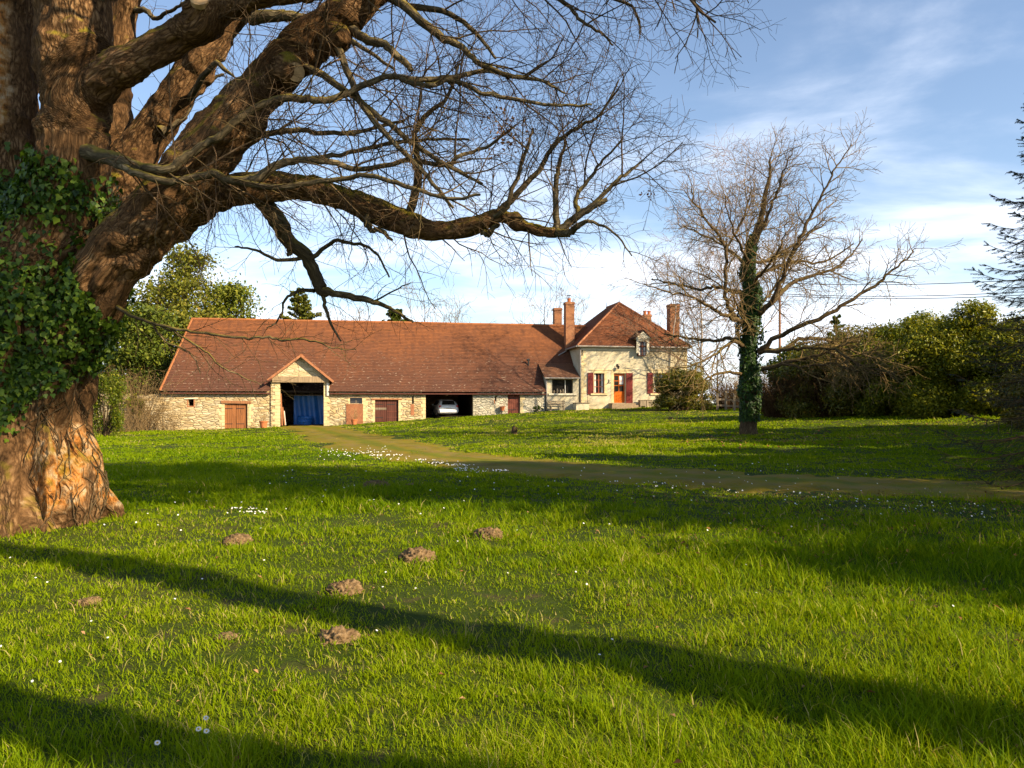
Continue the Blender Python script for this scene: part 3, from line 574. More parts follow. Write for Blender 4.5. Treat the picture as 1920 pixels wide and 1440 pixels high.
for i in range(9):
    t = i / 8; bundle.tube([(s_ - .55 + rng.uniform(-.05, .05), 2.3 + rng.uniform(-.15, .15), gz(s_, 2.3) + 0.12 + 0.07 * i), (s_ + .55 + rng.uniform(-.05, .05), 2.3 + rng.uniform(-.15, .15), gz(s_, 2.3) + 0.14 + 0.06 * i)], [0.10 + 0.04 * math.sin(i), 0.13], 8)
o = bundle.build('folded_sheet', M['blue_sheet'], None, smooth=True); o.location = BP; o.rotation_euler = (0, 0, BANG); tag(o, 'rolled blue sheet lying on the floor in front of the hanging tarpaulin', 'sheet')
for i, (px, lean) in enumerate(((527, 0.25), (530.5, 0.38), (533, 0.2))):
    s_ = sx(px, 0.2); g0 = gz(s_, .2)
    mb = MB(); mb.bar((s_ + lean * .35, 0.28 + 0.1 * i, g0 + 0.05), (s_ - 0.06, 0.62, g0 + (2.6, 1.5, 1.2)[i]), 0.10, 0.04, up=(0, 1, 0)); o = mb.build('plank', [M['verge_tile'], M['lintel_wood'], M['white_trim']][i]); o.location = BP; o.rotation_euler = (0, 0, BANG)
    tag(o, ['tall reddish plank leaning inside the left edge of the cart porch', 'brown plank leaning between a red and a pale one in the cart porch', 'short pale plank leaning lowest in the cart porch entrance'][i], 'plank', 'planks leaning in the cart porch')
# lattice board
a, b, c, d = sx(650), sx(680), gz(sx(665)) + 0.05, sz(665, 757.5)
lat = empty('trellis', BP, BANG); tag(lat, 'pinkish red diagonal trellis panel standing against the barn wall', 'trellis')
mb = MB(); L = b - a; Hh = d - c
for sgn in (1, -1):
    for i in range(-12, 24):
        x0 = a + i * 0.115 * 1.0
        p = []
        for t in np.linspace(0, Hh, 40):
            x = x0 + sgn * t + (0 if sgn > 0 else Hh * 0)
            if a <= x <= b: p.append((x, c + t))
        if len(p) > 2: mb.bar((p[0][0], -0.035 - 0.008 * sgn, p[0][1]), (p[-1][0], -0.035 - 0.008 * sgn, p[-1][1]), 0.007, 0.045, up=(0, 1, 0)) if False else mb.bar((p[0][0], -0.035 - 0.008 * sgn, p[0][1]), (p[-1][0], -0.035 - 0.008 * sgn, p[-1][1]), 0.05, 0.008, up=(0, 1, 0))
mb.build('lattice', M['verge_tile'], lat)
mb = MB(); mb.box(a - .03, a + .02, -0.06, -0.01, c, d); mb.box(b - .02, b + .03, -0.06, -0.01, c, d); mb.box(a + .02, b - .02, -0.06, -0.01, d - .05, d); mb.build('frame', M['verge_tile'], lat)
# pots
def pot(loc, r, h, label, parent_stems=0, group='plant pots along the barn'):
    t = empty('plant_pot', loc); tag(t, label, 'plant pot', group)
    mb = MB(); mb.lathe([(r * .68, 0), (r * .72, 0.02), (r * .95, h * .8), (r * 1.06, h * .82), (r * 1.08, h), (r * .92, h), (r * .88, h * .86), (0.02, h * .84)], 18); mb.build('pot', M['terracotta'], t, smooth=False)
    if parent_stems:
        tb = MB()
        for i in range(parent_stems):
            a_ = rng.uniform(0, 6.28); e = Vector((math.cos(a_) * rng.uniform(.1, .5), math.sin(a_) * rng.uniform(.1, .5), rng.uniform(.3, 1.0)))
            q = [Vector((0, 0, h * .8)) + e * k_ + Vector((rng.uniform(-.05, .05), rng.uniform(-.05, .05), 0)) for k_ in (0, .35, .7, 1)]
            tb.tube(q, [.012, .010, .008, .005], 4)
            for k_ in range(3): p_ = q[2].lerp(q[3], k_ / 3); tb.tube([p_, p_ + Vector((rng.uniform(-.2, .2), rng.uniform(-.2, .2), rng.uniform(0.05, .25)))], [.006, .004], 3)
        tb.build('stems', M['brush_plain'], t)
    return t
plain('brush_plain', (0.30, 0.20, 0.09), 0.9, 0.1, 0.3)
def onfac(px, ww): 
    s_ = sx(px, ww); q = fac(s_, ww); return Vector((q.x, q.y, tz(q.x, q.y) + 0.02))
pot(onfac(494, -1.6), .31, .52, 'large terracotta pot with dry twiggy plant beside the left barn door', 16)
pot(onfac(664, -0.9), .25, .42, 'orange clay pot with bare stems before the trellis', 14)
hp = empty('wall_pot', BP, BANG); tag(hp, 'small orange flower pot hung on the pale wall beside the narrow red door', 'wall pot')
s_ = sx(941); z_ = sz(941, 770)
mb = MB(); mb.lathe([(.13, 0), (.22, .33), (.235, .36), (.2, .36), (.02, .33)], 14, (s_, -0.26, z_)); mb.build('pot', M['terracotta'], hp); mb = MB(); mb.box(s_ - .02, s_ + .02, -.06, 0.0, z_ - .2, z_ + .3); mb.bar((s_, -.05, z_ - .2), (s_, -.3, z_ - .02), .03, .03); mb.build('bracket', M['iron'], hp)

# lean-to between barn and house
LE = sz(1050, 708); leanto = empty('lean_to', BP, BANG); tag(leanto, 'small tiled lean-to with one wide window joining barn and house', 'lean-to')
LS0, LS1 = sx(1024), sx(1086)
hLW = H(1035, 1074.5, 711.5, 737.5)
mb = MB(); wall(mb, LS0, LS1, -0.2, LE - 0.05, [hLW], y=-0.02, th=.4); mb.quad((LS0, 2.3, -0.2), (LS0, -0.02, -0.2), (LS0, -0.02, LE - 0.05), (LS0, 2.3, LE + 1.15)); mb.build('wall', M['render'], leanto)
roof('roof', (sx(1019.5), -0.32, LE - 0.02), (LS1 - .02, -0.32, LE - 0.02), (LS1 - .02, 2.27, zp(2.24) + 0.03), (sx(1019.5), 2.27, zp(2.24) + 0.03), M['leanto_tiles'], leanto, sag=0.02)
mb = MB(); mb.box(LS0 + .2, LS1 - .2, -.16, -.022, sz(1050, 741), sz(1050, 737.6)); mb.build('window_sill', M['sill_stone'], leanto)
mb = MB(); a, b, c, d = hLW; mb.box(a, b, .30, .33, c, d); wp = mb.build('window_pane', M['glass'], leanto)
mb = MB(); mm_ = sx(1061); mb.box(mm_ - .035, mm_ + .035, .2, .29, c, d); mb.build('glazing_bar', M['white_trim'], wp)
mb = MB()
for px, h_ in ((1040, .25), (1046, .4), (1052, .3), (1057, .35)): s_ = sx(px); mb.lathe([(.05, 0), (.09, h_ * .5), (.04, h_), (.02, h_ + .02)], 8, (s_, .22, c))
mb.build('sill_ornaments', M['grey_wood'], wp)
# downpipes and gutters
def pipe(parent, px, py0, py1, y=-0.1, r=.05, name='downpipe'):
    s_ = sx(px, y); mb = MB(); mb.tube([(s_, y, sz(px, py0)), (s_, y, sz(px, py1))], r, 8); return mb.build(name, M['zinc'], parent, smooth=True)
pipe(leanto, 1025, 709, 772, r=.07)
mb = MB(); mb.tube([(sx(1019.5), -.38, LE - .06), (LS1 - .05, -.38, LE - .06)], .06, 8); mb.build('gutter', M['zinc'], leanto)

# house
house = empty('house', BP, BANG); tag(house, 'cream rendered farmhouse with steep hipped orange roof, tall brick chimneys and dark red shutters', 'house')
HS0, HS1 = sx(1087.5), sx(1288.5); HEZ = 6.65; HD = 12.2
hW1 = H(1114, 1133, 700, 737.5); hDoor = H(1151, 1172.5, 700, 755.5); hW2 = H(1225.5, 1245, 700, 737.5); hDm = H(1194.5, 1209.5, 640, 667.5)
mb = MB(); wall(mb, HS0, HS1, -.2, HEZ, [hW1, hDoor, hW2, (hDm[0], hDm[1], hDm[2], HEZ)], y=0, th=.5)
mb.quad((HS0, HD, -.2), (HS0, 0, -.2), (HS0, 0, HEZ), (HS0, HD, HEZ)); mb.quad((HS1, 0, -.2), (HS1, HD, -.2), (HS1, HD, HEZ), (HS1, 0, HEZ)); mb.quad((HS1, HD, -.2), (HS0, HD, -.2), (HS0, HD, HEZ), (HS1, HD, HEZ))
mb.build('wall', M['render'], house)
ov = .32; e0, e1 = HS0 - ov, HS1 + ov; AZ = 10.92; sc_ = sx(1161, 4.17); zE = HEZ - 0.02; wa, wb = 4.17, 8.0; e2 = HD + ov
roof('roof', (e0, -ov, zE), (e1, -ov, zE), (sc_, wa, AZ), (sc_, wa, AZ), M['house_tiles'], house, sag=.03, seed=3)['label'] = 'triangular front hip of orange tiles'
roof('roof', (e0, e2, zE), (e0, -ov, zE), (sc_, wa, AZ), (sc_, wb, AZ), M['house_tiles'], house, sag=.03, seed=4); roof('roof', (e1, -ov, zE), (e1, e2, zE), (sc_, wb, AZ), (sc_, wa, AZ), M['house_tiles'], house, sag=.03, seed=5)
roof('roof', (e1, e2, zE), (e0, e2, zE), (sc_, wb, AZ), (sc_, wb, AZ), M['house_tiles'], house, sag=.03, row=.4)
mb = MB()
for a_, b_ in (((e0, -ov, zE), (sc_, wa, AZ)), ((e1, -ov, zE), (sc_, wa, AZ)), ((sc_, wa, AZ), (sc_, wb, AZ))): mb.tube([Vector(a_) + Vector((0, 0, .03)), Vector(b_) + Vector((0, 0, .03))], .085, 6)
mb.build('hip_cap', M['verge_tile'], house)
mb = MB(); mb.tube([(sc_, wa, AZ), (sc_, wa, AZ + .35)], [.05, .02], 6); mb.build('finial', M['zinc'], house)
mb = MB(); mb.tube([(sc_, wb, AZ), (sc_, wb, AZ + .5)], [.03, .02], 6); mb.build('finial', M['iron'], house)
dsL, dsR = sx(1188), sx(1216)
mb = MB(); mb.tube([(e0, -ov - .06, zE - .05), (dsL - .05, -ov - .06, zE - .05)], .07, 8); mb.tube([(dsR + .05, -ov - .06, zE - .05), (e1, -ov - .06, zE - .05)], .07, 8); mb.tube([(e0 - .06, -ov - .06, zE - .05), (e0 - .06, 3.4, zE - .08)], .07, 8); mb.build('gutter', M['zinc'], house)
mb = MB(); mb.box(HS0 + .02, dsL, -.06, -.003, zE - .32, zE - .10); mb.box(dsR, HS1 - .02, -.06, -.003, zE - .32, zE - .10); mb.build('cornice', M['sill_stone'], house)
pipe(house, 1088.5, 652, 755, -.09, .05)
mb = MB(); mb.tube([(e0 + .05, 3.3, zE - .15), (e0 - .85, 2.9, zp(2.9) + .12)], .05, 8); mb.build('downpipe', M['zinc'], house)
quoin(house, HS0 + .10, 1.2, zE - .33, 0, .42, 1); quoin(house, HS1, 1.2, zE - .33, 0, .42, -1)
# chimneys
def chimney(sc, wc, wd, dp, z0, z1, label, pots=1):
    mb = MB(); mb.box(sc - wd / 2, sc + wd / 2, wc - dp / 2, wc + dp / 2, z0, z1 - .22); mb.box(sc - wd / 2 - .05, sc + wd / 2 + .05, wc - dp / 2 - .05, wc + dp / 2 + .05, z1 - .22, z1 - .10); mb.box(sc - wd / 2 - .02, sc + wd / 2 + .02, wc - dp / 2 - .02, wc + dp / 2 + .02, z1 - .10, z1)
    c_ = mb.build('chimney', M['brick'], house); c_['label'] = label
    for i in range(pots):
        mb = MB(); x = sc + (i - (pots - 1) / 2) * .42; mb.lathe([(.17, 0), (.15, .25), (.19, .30), (.19, .36), (.12, .36), (.1, .1)], 10, (x, wc, z1)); mb.build('chimney_pot', M['terracotta'], c_)
    return c_
c_ = chimney(sx(1067, 3.9), 3.9, .78, .8, 4.5, sz(1067, 567, 3.9), 'tall brick stack rising at the left eave')
mb = MB(); x = sx(1067, 3.9); z_ = sz(1067, 567, 3.9); mb.tube([(x, 3.9, z_ + .3), (x, 3.9, z_ + .62)], .03, 6); mb.box(x - .16, x + .16, 3.8, 4.0, z_ + .6, z_ + .65); mb.build('cowl', M['iron'], c_)
chimney(sx(1046, 8), 8.2, .72, .7, 6.0, sz(1046, 578, 8.2), 'plain stack behind the barn ridge', 0)
chimney(sx(1262, 2.0), 2.0, .86, .9, 6.0, sz(1262, 571, 2.0), 'broad stack on the right roof slope', 0)
chimney(sx(1213, 8), 8.0, .66, .7, 7.0, sz(1213, 590, 8.0), 'small stack with two pots behind the right hip', 2)
# wall dormer
mb = MB(); az_ = sz(1202, 622); wall(mb, dsL + .1, dsR - .1, HEZ - .6, sz(1202, 637), [(hDm[0], hDm[1], HEZ - .6, sz(1202, 640.5))], y=-.46, th=.8, back=False); mb.poly([(dsL + .02, sz(1202, 637)), (dsR - .02, sz(1202, 637)), (dsR - .04, sz(1202, 634)), (sx(1202), az_), (dsL + .04, sz(1202, 634))], -.52, .35)
dm = mb.build('dormer', M['sill_stone'], house)
for sg, q in ((-1, dsL - .12), (1, dsR + .12)):
    mb = MB(); p0 = Vector((q, -.60, sz(1202, 637))); p1 = Vector((sx(1202), -.60, az_ + .08)); mb.add([p0, p1, p1 + Vector((0, 2.15, 0)), p0 + Vector((0, 1.1, 0)), p0 + Vector((0, 0, .07)), p1 + Vector((0, 0, .07)), p1 + Vector((0, 2.15, .07)), p0 + Vector((0, 1.1, .07))], [(0, 1, 2, 3), (4, 5, 6, 7), (0, 1, 5, 4), (3, 0, 4, 7)]); mb.build('dormer_roof', M['leanto_tiles'], dm)
def casement(h, y, parent, m, nx_=2, nz_=3, fr=.055, curtain=True):
    a, b, c, d = h; mb = MB(); mb.box(a, b, y + .04, y + .05, c, d); p = mb.build('window', M['glass'], parent)
    mb = MB(); mb.box(a, a + fr, y, y + .038, c, d); mb.box(b - fr, b, y, y + .038, c, d); mb.box(a + fr, b - fr, y, y + .038, c, c + fr); mb.box(a + fr, b - fr, y, y + .038, d - fr, d)
    for i in range(1, nx_): x = a + (b - a) * i / nx_; mb.box(x - fr * .8, x + fr * .8, y - .004, y + .036, c + fr, d - fr)
    for i in range(1, nz_):
        z = c + (d - c) * i / nz_
        for j in range(nx_): xa, xb = a + (b - a) * j / nx_ + fr, a + (b - a) * (j + 1) / nx_ - fr; mb.box(xa, xb, y + .006, y + .034, z - .02, z + .02)
    mb.build('frame', m, p)
    if curtain:
        mb = MB()
        for j in range(nx_):
            xa, xb = a + (b - a) * j / nx_ + fr + .02, a + (b - a) * (j + 1) / nx_ - fr - .02; n = 10; dx = (xb - xa) * .42
            x_0 = xa if j == 0 else xb - dx
            vs = [(x_0 + dx * i / n, y + .034 - .008 * (i % 2), z) for z in (c + .06, d - .06) for i in range(n + 1)]; mb.add(vs, [(i, i + 1, i + n + 2, i + n + 1) for i in range(n)])
        mb.build('curtain', M['curtain'], p)
    return p
casement(hW1, .16, house, M['window_frame_red']); casement(hW2, .16, house, M['window_frame_red']); casement((hDm[0], hDm[1], hDm[2], sz(1202, 640.5)), -.30, house, M['dark_brown_wood'], 2, 3, .05)
# stone surrounds
def surround(h, wd=.22, sill=True, name='window_surround'):
    a, b, c, d = h; mb = MB(); mb.box(a - wd, a - .004, -.022, .14, c, d + .25); mb.box(b + .004, b + wd, -.022, .14, c, d + .25); mb.box(a - .002, b + .002, -.024, .14, d + .004, d + .25)
    mb.box(a - wd - .25, b + wd + .25, -.05, .1, d + .255, d + .33)
    if sill: mb.box(a - wd - .1, b + wd + .1, -.10, .14, c - .16, c - .004)
    return mb.build(name, M['dressed_stone'], house, bevel=.008)
surround(hW1); surround(hW2); surround(hDoor, .26, False, 'door_surround')
# door
a, b, c, d = hDoor; mb = MB(); y = .2; fr = .09; zl_ = sz(1161, 736)
mb.box(a, a + fr, y, y + .06, c, d); mb.box(b - fr, b, y, y + .06, c, d); mb.box(a + fr, b - fr, y, y + .06, d - fr * 2.2, d); mb.box(a + fr, b - fr, y, y + .06, c, c + .15); mb.box(a + fr, b - fr, y + .01, y + .05, c + .15, zl_); mb.box(a + fr, b - fr, y - .005, y + .055, zl_, zl_ + .09); mb.box((a + b) / 2 - .03, (a + b) / 2 + .03, y - .003, y + .053, zl_ + .09, d - fr * 2.2)
for z_ in (zl_ + .6, zl_ + 1.0): mb.box(a + fr, b - fr, y + .008, y + .05, z_ - .025, z_ + .025)
dr = mb.build('door', M['orange_wood'], house)
mb = MB(); mb.box(a + fr, b - fr, y + .02, y + .03, zl_ + .09, d - fr * 2.2); mb.build('glass_pane', M['glass'], dr); mb = MB(); mb.box((a + b) / 2 + .06, b - fr - .02, y + .016, y + .019, zl_ + .7, d - fr * 2.4); mb.build('curtain', M['curtain'], dr)
mb = MB(); mb.bar((b - .05, y - .05, c + 1.05), (b - .17, y - .05, c + 1.05), .025, .025); mb.build('handle', M['iron'], dr)
# shutters
def shutter(px0, px1, py0, py1, zbar=True):
    h = H(px0, px1, py0, py1); a, b, c, d = h; mb = MB(); n = 4; wd = (b - a) / n
    for i in range(n): mb.box(a + i * wd + .005, a + (i + 1) * wd - .005, -.075, -.035 + .004 * (i % 2), c, d)
    s_ = mb.build('shutter', M['red_shutter_paint'], house)
    mb = MB(); mb.box(a + .02, b - .02, -.10, -.077, c + .22, c + .32); mb.box(a + .02, b - .02, -.10, -.077, d - .32, d - .22); mb.bar((a + .05, -.088, c + .33), (b - .05, -.088, d - .33), .09, .022, up=(0, 1, 0)); mb.build('brace', M['red_shutter_paint'], s_); return s_
shutter(1101.5, 1112.5, 699, 739.5); shutter(1173.5, 1186, 699.5, 756)['label'] = 'tall door shutter folded back'; shutter(1213.5, 1224, 699, 738); shutter(1246.5, 1257, 699, 738)
# lamp over the door and iron ornaments
lm = empty('wall_lamp', BP, BANG); tag(lm, 'black lantern fixed on the wall above the orange house door', 'wall lamp'); x = sx(1157.5); z_ = sz(1157, 689)
mb = MB(); mb.bar((x, 0, z_ + .2), (x, -.25, z_ + .25), .03, .03); mb.bar((x, -.25, z_ + .25), (x, -.25, z_ + .1), .02, .02); mb.box(x - .08, x + .08, -.03, 0, z_ + .05, z_ + .3); mb.build('bracket', M['iron'], lm); mb = MB(); mb.lathe([(.06, -.15), (.12, .05), (.15, .07), (.03, .17)], 8, (x, -.25, z_)); mb.build('lantern', M['iron'], lm)
mb = MB(); x, z_ = sx(1139.5), sz(1139, 718); mb.bar((x - .18, -.03, z_ - .15), (x + .2, -.03, z_ + .2), .06, .03); mb.bar((x + .02, -.03, z_ + .02), (x + .28, -.03, z_ + .02), .09, .03); mb.bar((x + .1, -.03, z_ + .1), (x + .1, -.03, z_ + .3), .05, .03); o = mb.build('wall_ornament', M['iron']); o.location = BP; o.rotation_euler = (0, 0, BANG); tag(o, 'dark iron ornament on the wall between the left window and the door', 'ornament')
mb = MB(); x, z_ = sx(1091.5), sz(1091, 662); mb.bar((x, -.02, z_ - .22), (x, -.02, z_ + .25), .07, .04, up=(0, 1, 0)); mb.bar((x - .08, -.03, z_ + .1), (x + .1, -.03, z_ + .1), .04, .03); mb.build('wall_anchor', M['iron'], house)
# steps, bench, planters, chair
st = empty('stone_steps', BP, BANG); tag(st, 'worn stone steps and landing below the orange house door', 'steps'); zt = hDoor[2]; a, b = sx(1141), sx(1185)
for i in range(3):
    mb = MB(); mb.box(a - .12 * i, b + .12 * i, -1.0 - .34 * i, -0.005 if i == 0 else -1.0 - .34 * (i - 1) - .003, zt - 1.4, zt - .02 - .16 * i); mb.build('step', M['rock'], st, bevel=.02)
ld_ = empty('stone_landing', BP, BANG); tag(ld_, 'low masonry block with dark slab and iron handrail at the left corner of the house', 'landing'); a, b = sx(1074), sx(1098); zs_ = sz(1085, 755)
mb = MB(); mb.box(a, b, -1.1, -.12, .2, zs_ - .07); mb.build('block', M['render'], ld_); mb = MB(); mb.box(a - .06, b + .06, -1.16, -.115, zs_ - .068, zs_); mb.build('slab', M['rock'], ld_, bevel=.01)
mb = MB(); z_ = zs_; mb.tube([(a + .2, -.95, z_), (a + .2, -.95, z_ + .75), (b - .1, -.95, z_ + .75), (b - .1, -.95, z_)], .018, 6); mb.build('handrail', M['iron'], ld_)
bn = empty('garden_bench', BP, BANG); tag(bn, 'weathered slatted wooden bench standing under the lean-to window', 'bench'); a, b = sx(1029, -.6), sx(1061, -.6); g0 = gz((a + b) / 2, -.6)
mb = MB()
for i in range(3): mb.box(a, b, -.75 + .14 * i, -.64 + .14 * i, g0 + .42, g0 + .46)
mb.build('seat', M['grey_wood'], bn); mb = MB()
for i in range(2): mb.box(a, b, -.33, -.29, g0 + .58 + .17 * i, g0 + .68 + .17 * i)
mb.build('backrest', M['grey_wood'], bn)
for x in (a + .15, b - .22):
    for yy, hh in ((-.74, .42), (-.34, .85)): mb = MB(); mb.box(x, x + .07, yy, yy + .06 if yy < -.5 else yy + .038, g0 - .08, g0 + hh); mb.build('leg', M['grey_wood'], bn)
for i, (px, lab) in enumerate(((1204, 'weathered wooden planter box left of its twin against the house wall'), (1216, 'weathered wooden planter box right of its twin beside the round bush'))):
    t = empty('planter_box', BP, BANG); tag(t, lab, 'planter', 'wooden planters at the house wall'); s_ = sx(px, -.5); g0 = gz(s_, -.5)
    mb = MB(); mb.box(s_ - .26, s_ + .26, -.75, -.25, g0 + .15, g0 + .62); mb.build('box', M['grey_wood'], t)
    for dx in (-.24, .18):
        for yy in (-.74, -.34): mb = MB(); mb.box(s_ + dx, s_ + dx + .07, yy, yy + .07, g0 - .05, g0 + .149); mb.build('leg', M['grey_wood'], t)
    mb = MB(); mb.box(s_ - .3, s_ + .3, -.79, -.21, g0 + .622, g0 + .67); mb.build('rim', M['grey_wood'], t)
q = W(1309, 757, 63); ch = empty('garden_chair', (q.x, q.y, tz(q.x, q.y)), R(75)); tag(ch, 'white plastic garden chair standing on the grass right of the round bush', 'chair')
mb = MB(); mb.box(-.25, .25, -.25, .25, .42, .46); mb.build('seat', M['white_plastic'], ch, bevel=.01); mb = MB(); mb.add([(-.24, .24, .46), (.24, .24, .46), (.26, .40, .98), (-.26, .40, .98), (-.24, .28, .46), (.24, .28, .46), (.26, .44, .98), (-.26, .44, .98)], [(0, 1, 2, 3), (7, 6, 5, 4), (0, 4, 5, 1), (1, 5, 6, 2), (2, 6, 7, 3), (3, 7, 4, 0)]); mb.build('backrest', M['white_plastic'], ch)
for x in (-.27, .22):
    for yy in (-.25, .22): mb = MB(); mb.bar((x + .025, yy, -.03), (x + .025, yy, .43), .05, .05); mb.build('leg', M['white_plastic'], ch)
    mb = MB(); mb.box(x, x + .05, -.25, .3, .64, .68); mb.bar((x + .025, -.22, .46), (x + .025, -.22, .64), .05, .05); mb.build('armrest', M['white_plastic'], ch)

# car parked in the open bay, seen from behind
car_s = sx(842, 0.9); cz = gz(car_s, 1.2) + 0.02
q = fac(car_s, 1.15); car = empty('parked_car', (q.x, q.y, cz), BANG + R(4)); tag(car, 'white hatchback parked nose-in inside the dark open barn bay', 'car')
st_ = [(0.0, .70, .42, .62, .86, .66), (0.05, .80, .30, .62, .92, .70), (.14, .86, .24, .66, 1.00, .72), (.40, .88, .22, .70, 1.30, .62), (.62, .88, .22, .72, 1.44, .58), (1.2, .89, .22, .74, 1.50, .58), (2.0, .89, .22, .74, 1.48, .58), (2.5, .88, .22, .74, 1.28, .60), (2.95, .87, .22, .74, .98, .70), (3.6, .84, .24, .66, .88, .66), (3.95, .74, .30, .60, .74, .56), (4.05, .58, .40, .56, .66, .44)]
V, Q = [], []; K = 16
for y, hw, zb, zm, zt_, tw in st_:
    prof = [(-hw * .8, zb), (-hw, zb + .1), (-hw * 1.0, zm), (-hw * .97, min(zm + .25, zt_ - .04)), (-tw * 1.06, zt_ - .06), (-tw * .8, zt_), (-tw * .3, zt_ + .015)]
    prof = prof + [(-x, z) for x, z in prof[::-1]]; K = len(prof); V += [(x, y, z) for x, z in prof]
for i in range(len(st_) - 1):
    for k_ in range(K): k2 = (k_ + 1) % K; Q.append((i * K + k_, i * K + k2, (i + 1) * K + k2, (i + 1) * K + k_))
Q.append(tuple(range(K - 1, -1, -1))); e = (len(st_) - 1) * K; Q.append(tuple(e + k_ for k_ in range(K)))
me = bpy.data.meshes.new('body'); me.from_pydata(V, [], [f[::-1] for f in Q]); me.update(); body = link('body', me, M['car_paint'], car, True); md = body.modifiers.new('s', 'SUBSURF'); md.levels = 1; md.render_levels = 2
mb = MB(); mb.add([(-.56, .12, 1.02), (.56, .12, 1.02), (.48, .42, 1.36), (-.48, .42, 1.36)], [(0, 1, 2, 3)]); mb.add([(-.56, .3, 1.02), (.56, .3, 1.02), (.48, .6, 1.36), (-.48, .6, 1.36)], [(3, 2, 1, 0)]); mb.build('rear_window', M['glass'], car)
for sg in (-1, 1):
    mb = MB(); mb.box(min(sg * .62, sg * .80), max(sg * .62, sg * .80), .035, .2, .78, .97); mb.build('tail_light', M['tail_lamp'], car, bevel=.02)
    for yy in (.75, 3.25):
        wh = MB(); wh.tube([(sg * .70, yy, .31), (sg * .89, yy, .31)], .31, 20); wo = wh.build('wheel', M['tyre'], car); wh = MB(); wh.tube([(sg * .86, yy, .31), (sg * .905, yy, .31)], .2, 14); wh.build('rim', M['zinc'], wo)
    mb = MB(); mb.box(min(sg * .9, sg * 1.05), max(sg * .9, sg * 1.05), 2.35, 2.45, .95, 1.08); mb.build('wing_mirror', M['car_paint'], car, bevel=.02)
    mb = MB(); mb.add([(sg * .80, .7, 1.0), (sg * .80, 2.5, 1.0), (sg * .66, 2.2, 1.40), (sg * .66, .9, 1.40)], [(0, 1, 2, 3)]); mb.add([(sg * .885, .7, 1.0), (sg * .885, 2.6, 1.0), (sg * .66, 2.25, 1.40), (sg * .66, .85, 1.40)], [(0, 1, 2, 3)]); mb.build('side_window', M['glass'], car)
mb = MB(); mb.box(-.76, .76, -.06, .1, .36, .58); mb.build('bumper', M['car_paint'], car, bevel=.03); mb = MB(); mb.box(-.25, .25, -.012, .03, .66, .77); mb.build('number_plate', M['white_trim'], car)

# ruined wall left of the barn
rw = empty('ruined_wall', BP, BANG); tag(rw, 'crumbling rubble stone wall running left from the end of the barn', 'stone wall')
top = [(-0.03, 2.45), (-.5, 2.55), (-1.2, 2.3), (-1.9, 2.45), (-2.6, 2.5), (-3.1, 2.2), (-3.5, 1.2), (-3.9, 1.6), (-4.3, 2.7), (-4.9, 2.6), (-5.3, 1.5), (-6.0, .9), (-6.8, .7), (-8, .8), (-9, .5)]
mb = MB()
P_ = [(x, z + rng.uniform(-.1, .1)) for x, z in top]; n = len(P_); full = P_[::-1]
for i in range(n - 1):
    (x1, z1), (x0, z0) = full[i + 1], full[i]
    vs = [(x0, .02, -1), (x1, .02, -1), (x1, .02, z1), (x0, .02, z0), (x0, .62, -1), (x1, .62, -1), (x1, .62, z1), (x0, .62, z0)]; mb.add(vs, [(0, 1, 2, 3), (7, 6, 5, 4), (3, 2, 6, 7)])
    if i == 0: mb.quad(vs[4], vs[0], vs[3], vs[7])
mb.build('masonry', M['barn_stone'], rw)
# low fence posts / boards right of the house
for i in range(5):
    px = 1345 + i * 16; D = 62 - i; q = W(px, 760, D); t = tz(q.x, q.y)
    mb = MB(); mb.box(-.08, .08, -.06, .06, -.3, 1.25 + .2 * (i % 2)); mb.box(.081, .6, -.02, .02, .7, .85); mb.box(.081, .6, -.02, .02, .25, .4)
    o = mb.build('fence_post', M['grey_wood']); o.location = (q.x, q.y, t); tag(o, 'grey weathered fence post with rails in the row right of the house', 'fence post', 'fence posts right of the house')
# utility pole and wires
PD = 66.0; q = W(1462, 760, PD); pz = tz(q.x, q.y); poleh = (HOR - 528) / F * PD + CAMZ
def pole(loc, h, label):
    t = empty('utility_pole', loc); tag(t, label, 'utility pole', 'utility poles'); mb = MB(); mb.tube([(0, 0, -.6), (0, 0, h)], [.12, .08], 10); mb.build('post', M['pole_wood'], t); mb = MB(); mb.box(-.5, .5, -.05, .05, h - .75, h - .65); mb.build('crossarm', M['grey_wood'], t)
    for x in (-.45, 0, .45): mb = MB(); mb.lathe([(.03, 0), (.06, .05), (.03, .12)], 8, (x, 0, h - .65)); mb.build('insulator', M['white_trim'], t)
pole((q.x, q.y, pz), poleh - pz, 'slim brown utility pole standing behind the ivy-clad oak')
E = Vector((52, 48, 0)); E.z = tz(E.x, E.y); pole(tuple(E), 9.5, 'brown utility pole beyond the spruce at the edge of the property')
for i, (z0, z1, lab) in enumerate(((poleh - .1, E.z + 9.6, 'uppermost of the three dark overhead wires'), (poleh - 1.0, E.z + 8.75, 'middle dark overhead wire beside its close twin'), (poleh - 1.15, E.z + 8.45, 'lowest of the three dark overhead wires'))):
    A = Vector((q.x, q.y, z0)); B = Vector((E.x, E.y, z1)); mb = MB(); mb.tube([A.lerp(B, t) - Vector((0, 0, 2.2 * 4 * t * (1 - t) * .5)) for t in np.linspace(0, 1, 24)], .028, 5); o = mb.build('overhead_wire', M['wire']); tag(o, lab, 'wire', 'overhead wires')

